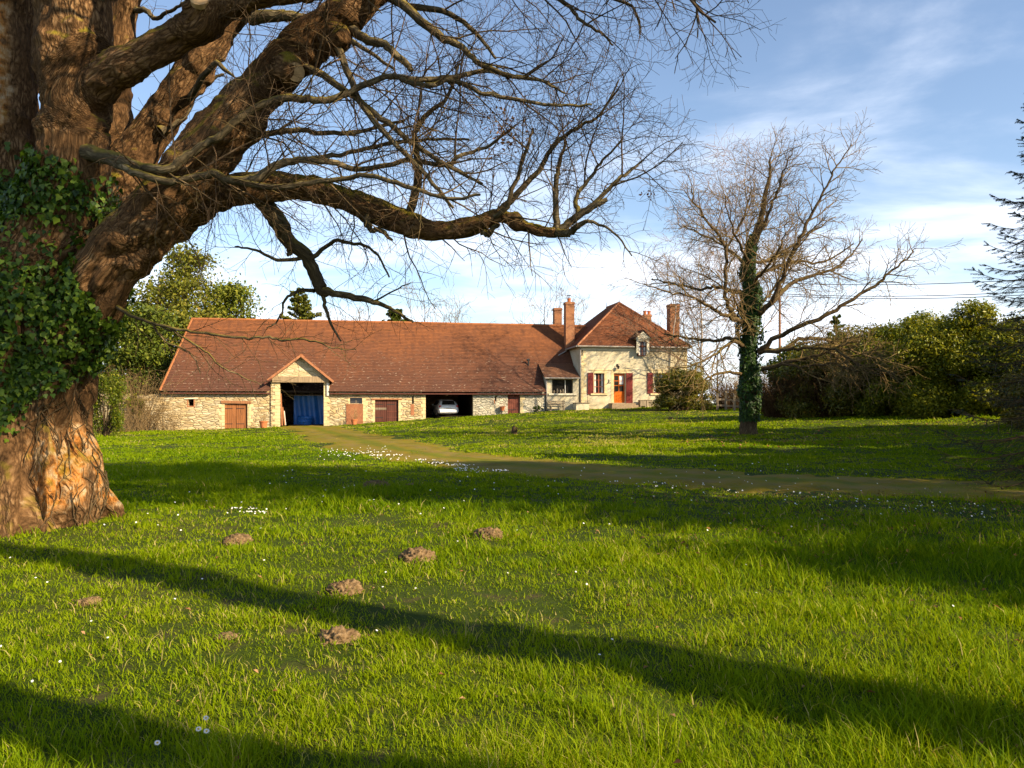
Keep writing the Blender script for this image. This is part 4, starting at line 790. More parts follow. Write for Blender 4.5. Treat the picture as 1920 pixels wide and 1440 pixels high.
# ------------------------------------------------------------------ trees: tubes in bulk
def vadd(a, b): return (a[0] + b[0], a[1] + b[1], a[2] + b[2])
def vmul(a, k): return (a[0] * k, a[1] * k, a[2] * k)
def vnorm(a):
    l = math.sqrt(a[0] ** 2 + a[1] ** 2 + a[2] ** 2) or 1.0
    return (a[0] / l, a[1] / l, a[2] / l)
def vcross(a, b): return (a[1] * b[2] - a[2] * b[1], a[2] * b[0] - a[0] * b[2], a[0] * b[1] - a[1] * b[0])
class Tubes:
    def __init__(s): s.g = {}
    def add(s, pts, rad, sides):
        s.g.setdefault((len(pts), sides), []).append((pts, rad))
    def arrays(s):
        V, Qd, B = [], [], []; base = 0
        for (n, sd), L in s.g.items():
            P = np.array([p for p, r in L], dtype=np.float64); Rd = np.array([r for p, r in L], dtype=np.float64); m = len(L)
            T = np.empty_like(P); T[:, 1:-1] = P[:, 2:] - P[:, :-2]; T[:, 0] = P[:, 1] - P[:, 0]; T[:, -1] = P[:, -1] - P[:, -2]
            T /= np.maximum(np.linalg.norm(T, axis=2, keepdims=True), 1e-9)
            mean = P[:, -1] - P[:, 0]; mean /= np.maximum(np.linalg.norm(mean, axis=1, keepdims=True), 1e-9)
            ref = np.where(np.abs(mean[:, 2:3]) < .8, np.array([[0, 0, 1.0]]), np.array([[1.0, 0.2, 0]]))
            sxv = np.cross(T, ref[:, None, :]); ln = np.linalg.norm(sxv, axis=2, keepdims=True); sxv = sxv / np.maximum(ln, 1e-6); syv = np.cross(sxv, T)
            a = np.arange(sd) * 2 * math.pi / sd; ca, sa = np.cos(a), np.sin(a)
            X = P[:, :, None, :] + Rd[:, :, None, None] * (ca[None, None, :, None] * sxv[:, :, None, :] + sa[None, None, :, None] * syv[:, :, None, :])
            seg = np.linalg.norm(np.diff(P, axis=1), axis=2); Ln = np.concatenate([np.zeros((m, 1)), np.cumsum(seg, 1)], 1)
            off = nrg.uniform(0, 40, (m, 1, 1)); bc = np.empty(X.shape)
            bc[..., 0] = Rd[:, :, None] * ca + off; bc[..., 1] = Rd[:, :, None] * sa + off; bc[..., 2] = (Ln * .2)[:, :, None] + off
            idx = base + np.arange(m * n * sd).reshape(m, n, sd); nx2 = np.roll(idx, -1, axis=2)
            q = np.stack([idx[:, :-1], nx2[:, :-1], nx2[:, 1:], idx[:, 1:]], -1).reshape(-1, 4)
            V.append(X.reshape(-1, 3)); B.append(bc.reshape(-1, 3)); Qd.append(q); base += m * n * sd
        return np.concatenate(V), np.concatenate(Qd), np.concatenate(B)
    def build(s, name, m, parent=None):
        V, Q, B = s.arrays(); return link(name, np_mesh(name, V, [Q], {'bark_co': B}), m, parent, True)
def sides(r): return 10 if r > .08 else 7 if r > .04 else 5 if r > .012 else 3
def grow(T, p, d, L, r, lvl, cfg, dens=1.0):
    """one branch and, recursively, its children; T is a list of Tubes per level"""
    seg = cfg['seg'][lvl]; n = max(3, int(L / seg) + 1); st = L / n; wob = cfg['wob']; tr = cfg['trop']; rmin = cfg['rmin']
    d = vnorm(d); pts = [p]; dirs = [d]
    for i in range(n):
        tz_ = tr[lvl] * st
        d = vnorm((d[0] + rng.gauss(0, wob), d[1] + rng.gauss(0, wob), d[2] + rng.gauss(0, wob) + tz_)); p = vadd(p, vmul(d, st)); pts.append(p); dirs.append(d)
    rt = max(rmin, r * cfg['taper'])
    rad = [max(rmin * .8, r + (rt - r) * i / n) for i in range(n + 1)]
    (T[lvl] if isinstance(T, list) else T).add(pts, rad, sides(r))
    if lvl > 0: kids(T, pts, dirs, rad, L, lvl, cfg, dens)
def kids(T, pts, dirs, rad, L, lvl, cfg, dens=1.0, t0=0.15, only_len=None):
    n = len(pts) - 1; cnt = max(1, int(L * cfg['dens'][lvl] * dens * rng.uniform(.8, 1.2))); ph = rng.uniform(0, 6.28)
    for c in range(cnt):
        t = t0 + (1 - t0) * (c + rng.random()) / cnt; f = t * n; i = min(int(f), n - 1); u = f - i
        p = vadd(vmul(pts[i], 1 - u), vmul(pts[i + 1], u)); d = dirs[min(i + 1, n)]
        ax = vcross(d, (0, 0, 1)); 
        if abs(ax[0]) + abs(ax[1]) < .05: ax = (1, 0, 0)
        ax = vnorm(ax); ay = vcross(ax, d); ph += 2.4 + rng.gauss(0, .5); an = R(rng.uniform(*cfg['ang']))
        flat = cfg.get('flat', 1.0)
        w_ = vnorm(vadd(vmul(ax, math.cos(ph)), vmul(ay, math.sin(ph) * flat)))
        cd = vadd(vmul(d, math.cos(an)), vmul(w_, math.sin(an)))
        cl = (only_len or cfg['len'][lvl - 1]) * rng.uniform(.55, 1.25) * (1.15 - .6 * t)
        cr = min(rad[i] * .62, cfg['rad'][lvl - 1] * rng.uniform(.7, 1.2))
        grow(T, p, cd, cl, cr, lvl - 1, cfg, dens)
def dirs_of(pts):
    n = len(pts); return [vnorm(tuple(pts[min(i + 1, n - 1)][k] - pts[max(i - 1, 0)][k] for k in range(3))) for i in range(n)]
def trace(L, kk=6, wob=0.0):
    """[(px, py, depth, radius_px)] -> smooth polyline of world points and radii"""
    A = [(*W(a[0], a[1], a[2]), a[3] * a[2] / F) for a in L]; C = catmull(A, kk)
    pts = [tuple(c[:3] + (nrg.normal(0, wob, 3) if 0 < i < len(C) - 1 else 0)) for i, c in enumerate(C)]; return pts, [max(.002, float(c[3])) for c in C]
def plen(pts): return sum(math.dist(pts[i], pts[i + 1]) for i in range(len(pts) - 1))
def leafquads(C, Nrm, size, tint, aspect=0.55, fold=0.25, tipdown=0.0, rnd=None):
    """many small folded leaves: C (n,3) centres, Nrm (n,3) leaf normals"""
    rnd = rnd or nrg; n = len(C); Nrm = Nrm / np.maximum(np.linalg.norm(Nrm, axis=1, keepdims=True), 1e-9)
    a = rnd.normal(size=(n, 3)); a[:, 2] -= tipdown * 2; a -= (a * Nrm).sum(1, keepdims=True) * Nrm; a /= np.maximum(np.linalg.norm(a, axis=1, keepdims=True), 1e-9); b = np.cross(Nrm, a)
    s = (size * rnd.uniform(.6, 1.35, n))[:, None]; w_ = s * aspect
    base = C - a * s * .5; tip = C + a * s * .5; l = C + b * w_ * .5 + Nrm * s * fold * .3; r_ = C - b * w_ * .5 + Nrm * s * fold * .3
    V = np.stack([base, r_, tip, l], 1).reshape(-1, 3); k = np.arange(n) * 4
    Q = np.concatenate([np.stack([k, k + 1, k + 2], -1), np.stack([k, k + 2, k + 3], -1)]); return V, Q, np.repeat(tint, 4)

# ------------------------------------------------------------------ the great old tree on the left
big = empty('old_tree', tuple(W(50, 1000, 10.9).xy) + (0.0,)); tag(big, 'huge ancient bare tree with thick leaning limbs and an ivy covered trunk in the foreground', 'tree')
BO = Vector(big.location)
def rel(pts): return [(p[0] - BO.x, p[1] - BO.y, p[2] - BO.z) for p in pts]
thick = [
 [(45, 1060, 10.9, 150), (45, 1010, 10.9, 150), (48, 940, 10.9, 140), (50, 850, 10.9, 128), (50, 760, 10.9, 121), (52, 680, 10.9, 123), (55, 600, 10.9, 130), (75, 520, 10.85, 118), (105, 440, 10.7, 86), (132, 360, 10.55, 70), (140, 280, 10.4, 63), (138, 180, 10.35, 61), (140, 80, 10.3, 62), (140, -60, 10.3, 60), (150, -260, 10.4, 55), (165, -500, 10.7, 48)],
 [(20, 640, 11, 100), (0, 520, 11.2, 92), (0, 400, 11.4, 76), (2, 250, 11.4, 62), (5, 100, 11.4, 58), (2, -60, 11.4, 58), (-30, -250, 11.2, 55), (-90, -480, 11.2, 42)],
 [(125, 650, 10.8, 58), (160, 565, 10.5, 60), (218, 487, 10.3, 57), (288, 407, 10.15, 54), (352, 325, 10.0, 51), (418, 244, 10, 48), (490, 165, 10, 44), (545, 110, 9.95, 43), (600, 62, 9.9, 39), (650, 25, 9.9, 36), (700, -15, 9.9, 33), (790, -90, 9.8, 28), (900, -150, 9.7, 22)],
 [(150, 520, 11.4, 70), (190, 430, 11.7, 60), (232, 335, 11.9, 44), (280, 255, 11.95, 38), (330, 180, 11.8, 34), (390, 100, 11.75, 30), (430, 45, 11.8, 28), (470, 0, 11.8, 22), (520, -70, 11.8, 18)],
 [(140, 215, 10.4, 44), (170, 172, 10.25, 41), (205, 138, 10.1, 37), (260, 108, 9.95, 33), (330, 68, 9.8, 31), (390, 35, 9.6, 31), (430, 8, 9.5, 28), (500, -10, 9.3, 20), (600, -22, 9.1, 16), (700, -40, 8.9, 14)],
 [(190, 330, 12.1, 48), (205, 200, 12.2, 38), (222, 90, 12.0, 30), (238, 0, 12.0, 26), (262, -120, 12, 22)],
 [(290, 430, 10.75, 40), (340, 395, 10.8, 36), (385, 374, 10.8, 31), (430, 355, 10.8, 29), (490, 346, 10.8, 29), (560, 350, 10.8, 27), (640, 372, 10.7, 26), (700, 396, 10.6, 25), (760, 420, 10.5, 24), (820, 434, 10.4, 21), (870, 426, 10.3, 19), (905, 415, 10.2, 18), (932, 402, 10.15, 16), (965, 413, 10.1, 12), (1010, 430, 10, 12), (1045, 436, 10, 11)],
 [(350, 398, 10.75, 26), (385, 395, 10.75, 22), (402, 392, 10.75, 14)],          # burr under the limb
 [(620, 75, 9.8, 26), (640, 72, 9.7, 20), (646, 85, 9.7, 12)],
 [(520, 130, 9.75, 30), (540, 128, 9.62, 24), (552, 134, 9.55, 21)],              # sawn stub
 [(365, 30, 9.6, 28), (374, 8, 9.45, 23), (378, -4, 9.38, 21)],
 [(215, 520, 10.25, 25), (240, 455, 10.2, 22)],
]
roots = [((45, 985, 10.9), (.75, -.75, -.2), .36), ((45, 985, 10.9), (.98, -.1, -.22), .32), ((45, 985, 10.9), (-.85, -.7, -.2), .40), ((45, 985, 10.9), (.8, .8, -.2), .35), ((45, 985, 10.9), (-1.0, .6, -.2), .4)]
def frames(pts, rad):
    o, e1, arc = [], Vector((.25, 1, .15)), 0.0
    for i, (p, d) in enumerate(zip(pts, dirs_of(pts))):
        d = Vector(d); e1 = (e1 - d * e1.dot(d)).normalized(); arc += math.dist(p, pts[i - 1]) if i else 0; o.append((p, tuple(d), rad[i], tuple(e1), tuple(d.cross(e1)), arc))
    return o
mb = MB(); skel = []
for L in thick:
    pts, rad = trace(L, 5); pts = rel(pts); mb.tube(pts, rad, 14); skel += frames(pts, rad)
for (a, b, c), e, r in roots:
    p0 = W(a, b, c) - BO; pts = [p0 + Vector((e[0] * .35, e[1] * .35, 1.15)), p0 + Vector((e[0] * .72, e[1] * .72, .45)), p0 + Vector((e[0] * 1.0, e[1] * 1.0, -.02)), p0 + Vector((e[0] * 1.3, e[1] * 1.3, -.38))]
    C = catmull([(*q, rr) for q, rr in zip(pts, (r * .8, r * .82, r * .7, r * .5))], 4); pp = [tuple(c[:3]) for c in C]; rr = [c[3] for c in C]; mb.tube(pp, rr, 12); skel += frames(pp, rr)
tmp = mb.build('trunk', None); md = tmp.modifiers.new('r', 'REMESH'); md.mode = 'VOXEL'; md.voxel_size = 0.026; md.use_smooth_shade = True
sm = tmp.modifiers.new('s', 'SMOOTH'); sm.iterations = 6; sm.factor = .5
dg = bpy.context.evaluated_depsgraph_get(); me = bpy.data.meshes.new_from_object(tmp.evaluated_get(dg)); bpy.data.objects.remove(tmp)
nv = len(me.vertices); P = np.empty(nv * 3, np.float32); me.vertices.foreach_get('co', P); P = P.reshape(-1, 3).astype(float); Nn = np.empty(nv * 3, np.float32); me.vertices.foreach_get('normal', Nn); Nn = Nn.reshape(-1, 3).astype(float)
SP = np.array([s_[0] for s_ in skel], float); SD = np.array([s_[1] for s_ in skel], float); SR = np.array([s_[2] for s_ in skel], float)
SE1 = np.array([s_[3] for s_ in skel]); SE2 = np.array([s_[4] for s_ in skel]); SA = np.array([s_[5] for s_ in skel])
AX = np.empty_like(P); BC = np.empty_like(P)
for i in range(0, nv, 8000):
    d_ = np.linalg.norm(P[i:i + 8000, None] - SP[None], axis=2) - SR[None] * .6; wt = np.exp(-((d_ - d_.min(1, keepdims=True)) / .12) ** 2); wt /= wt.sum(1, keepdims=True); a = wt @ SD; AX[i:i + 8000] = a / np.maximum(np.linalg.norm(a, axis=1, keepdims=True), 1e-6); of_ = P[i:i + 8000] - wt @ SP; ax_ = AX[i:i + 8000]; BC[i:i + 8000] = np.stack([(of_ * (wt @ SE1)).sum(1), (of_ * (wt @ SE2)).sum(1), .34 * (wt @ SA + (of_ * ax_).sum(1))], -1)
lw_ = np.clip((2.4 - P[:, 2]) / .9, 0, 1)[:, None]; of_ = P - SP[0]; BC = BC * (1 - lw_) + np.stack([of_ @ SE1[0], of_ @ SE2[0], .34 * of_[:, 2]], -1) * lw_
rid = 1 - np.abs(fbm(BC * 7.5 + 3, 3) * 2 - 1); lump = fbm(P * 1.6, 3) - .5; burl = np.clip(fbm(P * 3.3 + 9, 3) - .56, 0, 1)
low = np.clip((4.0 - P[:, 2]) / 3.0, 0, 1); flute = np.abs(fbm(BC * 2.2 + 5, 2) * 2 - 1)
P2 = P + Nn * (0.060 * (rid - .6) + .14 * lump * (1 - .5 * low) + .42 * burl * (.7 - .5 * low) - (.06 + 0.42 * low) * (0.35 - np.minimum(flute, .35)) / .35 * .7)[:, None]
th = fbm(np.stack([P[:, 0] * 1.3, P[:, 1] * 1.3, P[:, 2] * .45], -1) + 2, 3)
peel = np.clip((1.75 - P[:, 2]) / .9, 0, 1) * np.clip((th - .34) * 5, 0, 1) + np.clip((P[:, 2] - 3.2) * 2, 0, 1) * np.clip((-.2 - P[:, 0]) * 3, 0, 1) * np.clip((th - .4) * 5, 0, 1) * .9
peel = peel * np.clip((P2[:, 2] - .02) / .35, 0, 1)
me.vertices.foreach_set('co', P2.astype(np.float32).ravel())
t = me.attributes.new('bark_co', 'FLOAT_VECTOR', 'POINT'); t.data.foreach_set('vector', BC.astype(np.float32).ravel()); t = me.attributes.new('peel', 'FLOAT', 'POINT'); t.data.foreach_set('value', peel.astype(np.float32)); me.update()
me.materials.clear(); trunk = link('trunk', me, M['old_bark'], big, True); trunk['label'] = 'massive fluted trunk with main limbs, orange bare wood low down'
TRK_P, TRK_N = P2, Nn
for c, nrm_, r in (((553, 135, 9.53), (.55, -.75, -.35), 18), ((376, 2, 9.36), (.1, -.85, .45), 19)):
    q = W(*c) - BO; mb = MB(); nv_ = Vector(nrm_).normalized(); mb.tube([q - nv_ * .03, q + nv_ * .035], r * c[2] / F * .95, 16); mb.build('sawn_stub_face', M['cut_wood'], big)
# limbs traced from their real course; each carries side branches
cfgB = dict(seg=[.08, .12, .18, .3, .4], wob=.135, trop=[-.35, -.30, -.10, 0.02, 0], rmin=.0022, taper=.35, dens=[0, 9.0, 7.6, 4.4, 2.0], ang=(30, 68), len=[.32, .70, 1.4, 2.6], rad=[.0030, .0056, .012, .03])
limbs = [  # (points, level of children, density)
 ([(150, 282, 10.3, 17), (195, 292, 9.95, 14), (230, 302, 9.7, 12), (275, 316, 9.5, 11), (312, 318, 9.4, 11), (345, 297, 9.4, 10), (385, 270, 9.4, 9), (412, 255, 9.35, 9), (455, 218, 9.35, 9), (506, 190, 9.4, 9), (555, 184, 9.4, 9), (611, 188, 9.4, 8), (655, 172, 9.4, 8), (722, 144, 9.4, 6.5), (780, 149, 9.5, 6.5), (845, 146, 9.6, 6), (905, 132, 9.7, 5), (958, 142, 9.8, 4), (1030, 154, 9.8, 3)], 3, .9),
 ([(150, 290, 10.3, 12), (200, 300, 9.9, 10), (250, 322, 9.5, 9), (300, 338, 9.4, 9), (350, 336, 9.4, 9), (400, 325, 9.4, 9), (430, 338, 9.4, 10), (480, 335, 9.4, 11), (512, 314, 9.4, 10), (560, 300, 9.5, 8), (620, 303, 9.5, 7), (680, 318, 9.6, 6), (770, 300, 9.6, 5.5), (830, 311, 9.7, 5.5), (864, 292, 9.8, 4.5), (920, 270, 9.9, 3.5), (960, 240, 9.9, 2.5)], 3, .9),
 ([(430, 338, 9.4, 8), (520, 352, 9.3, 7), (600, 340, 9.3, 6), (690, 330, 9.2, 5.5), (760, 350, 9.1, 5), (840, 372, 9.1, 4), (900, 365, 9, 3)], 3, .8),
 ([(932, 402, 10.15, 9), (972, 360, 10.1, 7), (1010, 318, 10.1, 6), (1040, 272, 10, 5), (1080, 240, 9.9, 4), (1125, 215, 9.8, 3), (1160, 150, 9.7, 1.5)], 3, .8),
 ([(1045, 432, 10, 9), (1042, 385, 10, 7), (1044, 340, 10.1, 6), (1050, 300, 10.2, 4.5), (1062, 265, 10.2, 3)], 3, 1.2),
 ([(1050, 432, 10, 10), (1080, 408, 9.95, 9), (1115, 385, 9.9, 8), (1138, 374, 9.9, 5)], 2, .6),
 ([(1110, 386, 9.9, 6), (1150, 345, 9.9, 4.5), (1185, 318, 9.9, 3.5), (1208, 300, 9.9, 2)], 3, 1.3),
 ([(1085, 402, 9.95, 7), (1080, 370, 10.2, 5), (1110, 330, 10.3, 4), (1130, 300, 10.3, 3), (1165, 265, 10.3, 2)], 3, 1.2),
 ([(1045, 436, 10, 11), (1065, 438, 9.9, 9), (1083, 424, 9.8, 7), (1108, 415, 9.7, 4), (1150, 436, 9.6, 2.5), (1185, 480, 9.6, 1.6)], 2, 1.2),
 ([(768, 400, 10.5, 10), (783, 345, 10.5, 10), (785, 300, 10.4, 8), (777, 255, 10.3, 7), (795, 220, 10.3, 6), (840, 180, 10.3, 4), (860, 120, 10.3, 3)], 3, .9),
 ([(905, 412, 10.2, 7), (945, 395, 10.0, 6), (965, 345, 9.9, 5), (985, 290, 9.9, 4), (1000, 240, 9.9, 2.5)], 3, .8),
 ([(690, 405, 10.5, 8), (688, 418, 10.4, 8), (697, 430, 10.3, 6), (715, 432, 10.3, 6), (735, 450, 10.2, 3)], 1, .6),
 ([(900, 430, 10.2, 9), (915, 440, 10.2, 7), (922, 432, 10.1, 6), (935, 420, 10, 5)], 1, .6),
 ([(470, 352, 10.9, 17), (500, 385, 11, 16), (525, 420, 11, 17), (540, 450, 11.1, 14), (572, 478, 11.1, 13), (592, 518, 11.2, 12), (603, 543, 11.2, 12), (625, 549, 11.2, 8), (660, 557, 11.3, 8), (690, 563, 11.3, 7), (720, 573, 11.3, 5), (748, 588, 11.3, 4), (775, 605, 11.3, 2.5)], 2, .9),
 ([(540, 452, 11.05, 10), (543, 470, 11.05, 7), (541, 478, 11.05, 5)], 1, .3),
 ([(580, 490, 11.1, 6), (620, 455, 11, 4.5), (655, 455, 10.9, 4), (700, 470, 10.8, 3), (730, 520, 10.8, 2)], 2, 1.0),
 ([(575, 482, 11.1, 5), (520, 487, 11, 4), (480, 470, 11, 3), (440, 463, 11, 2)], 2, 1.0),
 ([(590, 545, 11.2, 5), (562, 545, 11.2, 4), (535, 562, 11.2, 3), (522, 600, 11.2, 2), (500, 615, 11.2, 1.5)], 2, 1.0),
 ([(605, 550, 11.2, 5), (612, 580, 11.2, 4), (622, 610, 11.2, 3), (640, 640, 11.2, 2)], 2, 1.0),
 ([(700, 565, 11.3, 4), (740, 545, 11.2, 3), (770, 530, 11.2, 2)], 2, 1.0),
 ([(210, 570, 10.4, 9), (245, 590, 10.2, 7), (285, 606, 10.1, 6), (349, 620, 10, 5.5), (397, 627, 10, 5), (457, 634, 10, 5), (500, 633, 10, 4.5), (530, 638, 10, 4.5), (572, 637, 10, 4), (624, 652, 9.9, 2.5), (668, 655, 9.9, 1.5)], 2, .8),
 ([(285, 605, 10.1, 5), (335, 628, 10.05, 4), (384, 658, 10, 3.5), (409, 683, 10, 3), (447, 702, 10, 2.5), (490, 722, 10, 1.5)], 2, .9),
 ([(285, 606, 10.1, 4), (310, 640, 10.2, 3), (355, 660, 10.2, 2.5), (375, 700, 10.2, 2)], 2, .9),
 ([(640, 40, 9.9, 12), (665, 60, 9.8, 11), (697, 78, 9.7, 10), (722, 84, 9.6, 9), (748, 108, 9.6, 8), (770, 128, 9.6, 7), (772, 132, 9.6, 5)], 2, .6),
 ([(690, -30, 9.7, 13), (745, 0, 9.6, 11), (788, 38, 9.5, 10), (826, 70, 9.5, 9), (866, 88, 9.5, 7), (900, 120, 9.5, 6), (950, 140, 9.5, 5), (1010, 150, 9.5, 3.5), (1060, 175, 9.5, 2)], 3, .9),
 ([(620, 60, 9.8, 9), (650, 130, 9.6, 8), (680, 200, 9.5, 7), (735, 262, 9.4, 6), (800, 330, 9.4, 5), (850, 390, 9.4, 3)], 3, .8),
 ([(735, 139, 9.4, 6), (760, 152, 9.4, 6), (800, 160, 9.4, 6), (845, 150, 9.5, 6), (900, 172, 9.5, 5), (955, 184, 9.5, 4.5), (1035, 197, 9.5, 3.5), (1110, 196, 9.5, 2.5)], 3, .9),
 ([(560, 120, 9.9, 9), (620, 150, 9.6, 8), (700, 210, 9.5, 7), (770, 265, 9.5, 6), (830, 305, 9.6, 5), (905, 345, 9.6, 3)], 3, .8),
 ([(410, 262, 10, 10), (470, 258, 10.2, 8), (510, 250, 10.3, 7), (560, 245, 10.3, 6), (640, 250, 10.4, 5), (700, 240, 10.5, 4), (760, 225, 10.5, 3)], 3, .8),
 ([(560, 300, 9.6, 6), (640, 290, 10, 5), (720, 270, 10.2, 4.5), (800, 262, 10.4, 3.5), (880, 262, 10.5, 2.5)], 3, .8),
 ([(470, 35, 11.7, 13), (520, 30, 11.6, 11), (565, 33, 11.5, 9), (620, 50, 11.4, 7), (680, 90, 11.3, 5), (740, 130, 11.2, 3)], 3, .8),
 ([(300, 245, 11.7, 10), (345, 215, 11.9, 7), (365, 180, 12, 6), (395, 150, 12, 4), (420, 140, 12, 3)], 2, 1.0),
 ([(355, 185, 11.7, 8), (400, 120, 11.2, 6), (420, 130, 11.1, 5), (440, 145, 11, 2)], 1, .8),
 ([(700, -20, 9.9, 10), (760, 10, 10.2, 8), (830, 20, 10.4, 6.5), (890, 60, 10.6, 5), (930, 110, 10.7, 3)], 3, .9),
 ([(800, -100, 9.8, 14), (900, -60, 9.8, 11), (980, -25, 9.8, 8), (1060, 5, 9.8, 5), (1085, 35, 9.8, 4), (1125, 60, 9.8, 3), (1150, 85, 9.8, 2)], 3, 1.0),
 ([(900, -150, 9.7, 18), (1000, -110, 9.6, 13), (1100, -60, 9.5, 9), (1180, -30, 9.5, 7), (1260, -20, 9.5, 5), (1302, 0, 9.5, 3), (1308, 70, 9.5, 1.6)], 3, 1.0),
 ([(1100, -60, 9.5, 7), (1140, -10, 9.5, 4), (1190, 20, 9.5, 3), (1200, 70, 9.5, 2)], 2, 1.2),
 ([(240, 20, 12, 8), (275, 20, 11.8, 6), (290, 35, 11.8, 5), (320, 20, 11.6, 4), (345, 5, 11.5, 3)], 2, .8),
 # above and behind, out of the picture but part of the crown
 ([(165, -480, 10.7, 44), (300, -650, 10.2, 30), (520, -800, 9.6, 20), (800, -900, 9, 12)], 3, .3),
 ([(165, -480, 10.7, 40), (60, -750, 10.5, 28), (-100, -950, 10, 16)], 3, .3),
 ([(-90, -480, 11.2, 40), (-300, -600, 11, 28), (-560, -680, 10.6, 16)], 3, .3),
 ([(470, 0, 11.8, 20), (620, -160, 12.6, 16), (800, -300, 13.6, 11), (950, -420, 14.5, 7)], 3, .4),
 ([(900, -150, 9.7, 20), (1050, -260, 9.3, 15), (1250, -340, 8.8, 10), (1450, -380, 8.5, 6)], 3, .5),
 ([(150, -260, 10.6, 30), (300, -420, 8.8, 30), (480, -560, 7.2, 28), (700, -700, 6.0, 20)], 3, .3),
]
wl = [([(-5.7, 10.4, 6.6), (-3.6, 9.2, 8.0), (-.8, 7.6, 8.8), (2.6, 6.2, 9.2), (6, 5.2, 9.4), (9, 4.6, 9.2)], .24),
 ([(-5.7, 10.5, 8.2), (-3.2, 10.6, 10.4), (.6, 10.6, 11.4), (4.4, 10.2, 11.9), (8.0, 9.8, 11.8)], .22),
 ([(-.4, 9.7, 7.4), (1.8, 8.6, 8.0), (4.6, 8.0, 8.3), (7.6, 7.4, 8.2)], .15),
 ([(-5.0, 9.9, 9.5), (-2.5, 7.8, 11.6), (1.0, 6.2, 12.8), (4.6, 4.8, 13.2)], .19),
 ([(-5.4, 10.2, 10), (-3.5, 12.0, 12.2), (-.5, 13.6, 13.2), (3.0, 14.6, 13.4)], .18)]
tw = [Tubes() for _ in range(5)]
for P_, r_ in wl:
    C = catmull([(*p, r_ * (1 - .8 * i / len(P_))) for i, p in enumerate(P_)], 6); pts = rel([tuple(c[:3] + nrg.normal(0, .04, 3)) for c in C]); rad = [float(c[3]) for c in C]; t1 = Tubes(); t1.add(pts, rad, 9); t1.build('limb', M['limb_bark'], big)
    cfgW = dict(cfgB); cfgW['len'] = [.4, 1.0, 2.4, 2.6]; cfgW['rad'] = [.006, .012, .035, .05]; cfgW['dens'] = [0, 5.0, 4.0, 2.6, 2.0]; cfgW['seg'] = [.12, .2, .3, .4, .4]; cfgW['rmin'] = .005; cfgW['trop'] = [0, .02, .06, .06, 0]
    kids(tw, pts, dirs_of(pts), rad, plen(pts), 3, cfgW, 1.0, .15)
for pts_, lv, dn in limbs:
    pts, rad = trace(pts_, 5, .007); pts = rel(pts); rad = [r * (.5 if pts_[0][1] > 550 else .82 if r < .075 else 1) for r in rad]; t1 = Tubes(); t1.add(pts, rad, 9); L = plen(pts)
    t1.build('limb', M['limb_bark'], big)
    kids(tw, pts, dirs_of(pts), rad, L, lv, cfgB, dn, .1)
for L in (thick[6], thick[2][6:], thick[4][3:]):    # twigs straight off the great limbs
    pts, rad = trace(L, 5); pts = rel(pts); kids(tw, pts, dirs_of(pts), [r * .35 for r in rad], plen(pts), 3, cfgB, .8, .2)
allT = Tubes()
for t in tw:
    for k_, v_ in t.g.items(): allT.g.setdefault(k_, []).extend(v_)
o = allT.build('crown', M['twig_bark'], big); o['label'] = 'fine bare drooping twigs'
print('big tree twig verts', len(o.data.vertices))
# brown leaves still hanging
n = 170; C = np.array([tuple(W(945, 250, 9.9) - BO)]) + nrg.normal(0, 1, (n, 3)) * np.array([.13, .14, .17]); V, Q, T_ = leafquads(C, nrg.normal(size=(n, 3)), np.full(n, .055), nrg.uniform(.2, .9, n), .5, .6, .6)
o = link('hanging_leaves', np_mesh('hanging_leaves', V, [Q], {'tint': T_}), M['dead_leaf'], big); o['label'] = 'small clump of withered brown leaves'
n = 14; C = np.array([tuple(W(1215, 363, 9.9) - BO)]) + nrg.normal(0, 1, (n, 3)) * np.array([.04, .04, .03]); C2 = np.array([tuple(W(912, 214, 9.9) - BO)]) + nrg.normal(0, 1, (n, 3)) * np.array([.04, .04, .03]); C = np.concatenate([C, C2]); n *= 2
V, Q, T_ = leafquads(C, nrg.normal(size=(n, 3)), np.full(n, .05), nrg.uniform(.1, .6, n), .5, .6, .6); link('hanging_leaves', np_mesh('hanging_leaves', V, [Q], {'tint': T_}), M['dead_leaf'], big)

# ivy on the great trunk
def ivy_on(P, Nn, keep, n, size, name, label, origin, mat='ivy_leaf'):
    idx = np.where(keep > 0)[0]; pr = keep[idx] / keep[idx].sum(); ch = nrg.choice(idx, n, p=pr)
    C = P[ch] + nrg.normal(0, .03, (n, 3)); nn = Nn[ch]; C = C + nn * (nrg.uniform(.1, 1, n) ** 2 * .11)[:, None]; ln = nn + nrg.normal(0, .45, (n, 3)); ln[:, 2] += .25
    ln /= np.linalg.norm(ln, axis=1, keepdims=True); a = nrg.normal(0, .5, (n, 3)); a[:, 2] -= 1.2; a -= (a * ln).sum(1, keepdims=True) * ln; a /= np.linalg.norm(a, axis=1, keepdims=True); b = np.cross(ln, a); s = (size * nrg.uniform(.45, 1.45, n))[:, None]
    shape = [(-.42, 0), (-.46, .34), (-.12, .52), (.10, .30), (.62, 0), (.10, -.30), (-.12, -.52), (-.46, -.34)]
    V = np.stack([C + a * s * u + b * s * v + ln * s * (abs(v) * .22) for u, v in shape], 1).reshape(-1, 3); k = np.arange(n) * 8
    Q = np.concatenate([np.stack([k, k + 1, k + 2, k + 3], -1), np.stack([k, k + 3, k + 4, k + 4], -1)[:0], np.stack([k, k + 5, k + 6, k + 7], -1), np.stack([k, k + 3, k + 4, k + 5], -1)])
    tint = np.repeat(np.clip(nrg.normal(.66, .25, n), 0, 1), 8); t = empty(name, origin); tag(t, label, 'ivy')
    o = link('leaves', np_mesh('leaves', V, [Q[:, ::-1]], {'tint': tint}), M[mat], t); return t, ch
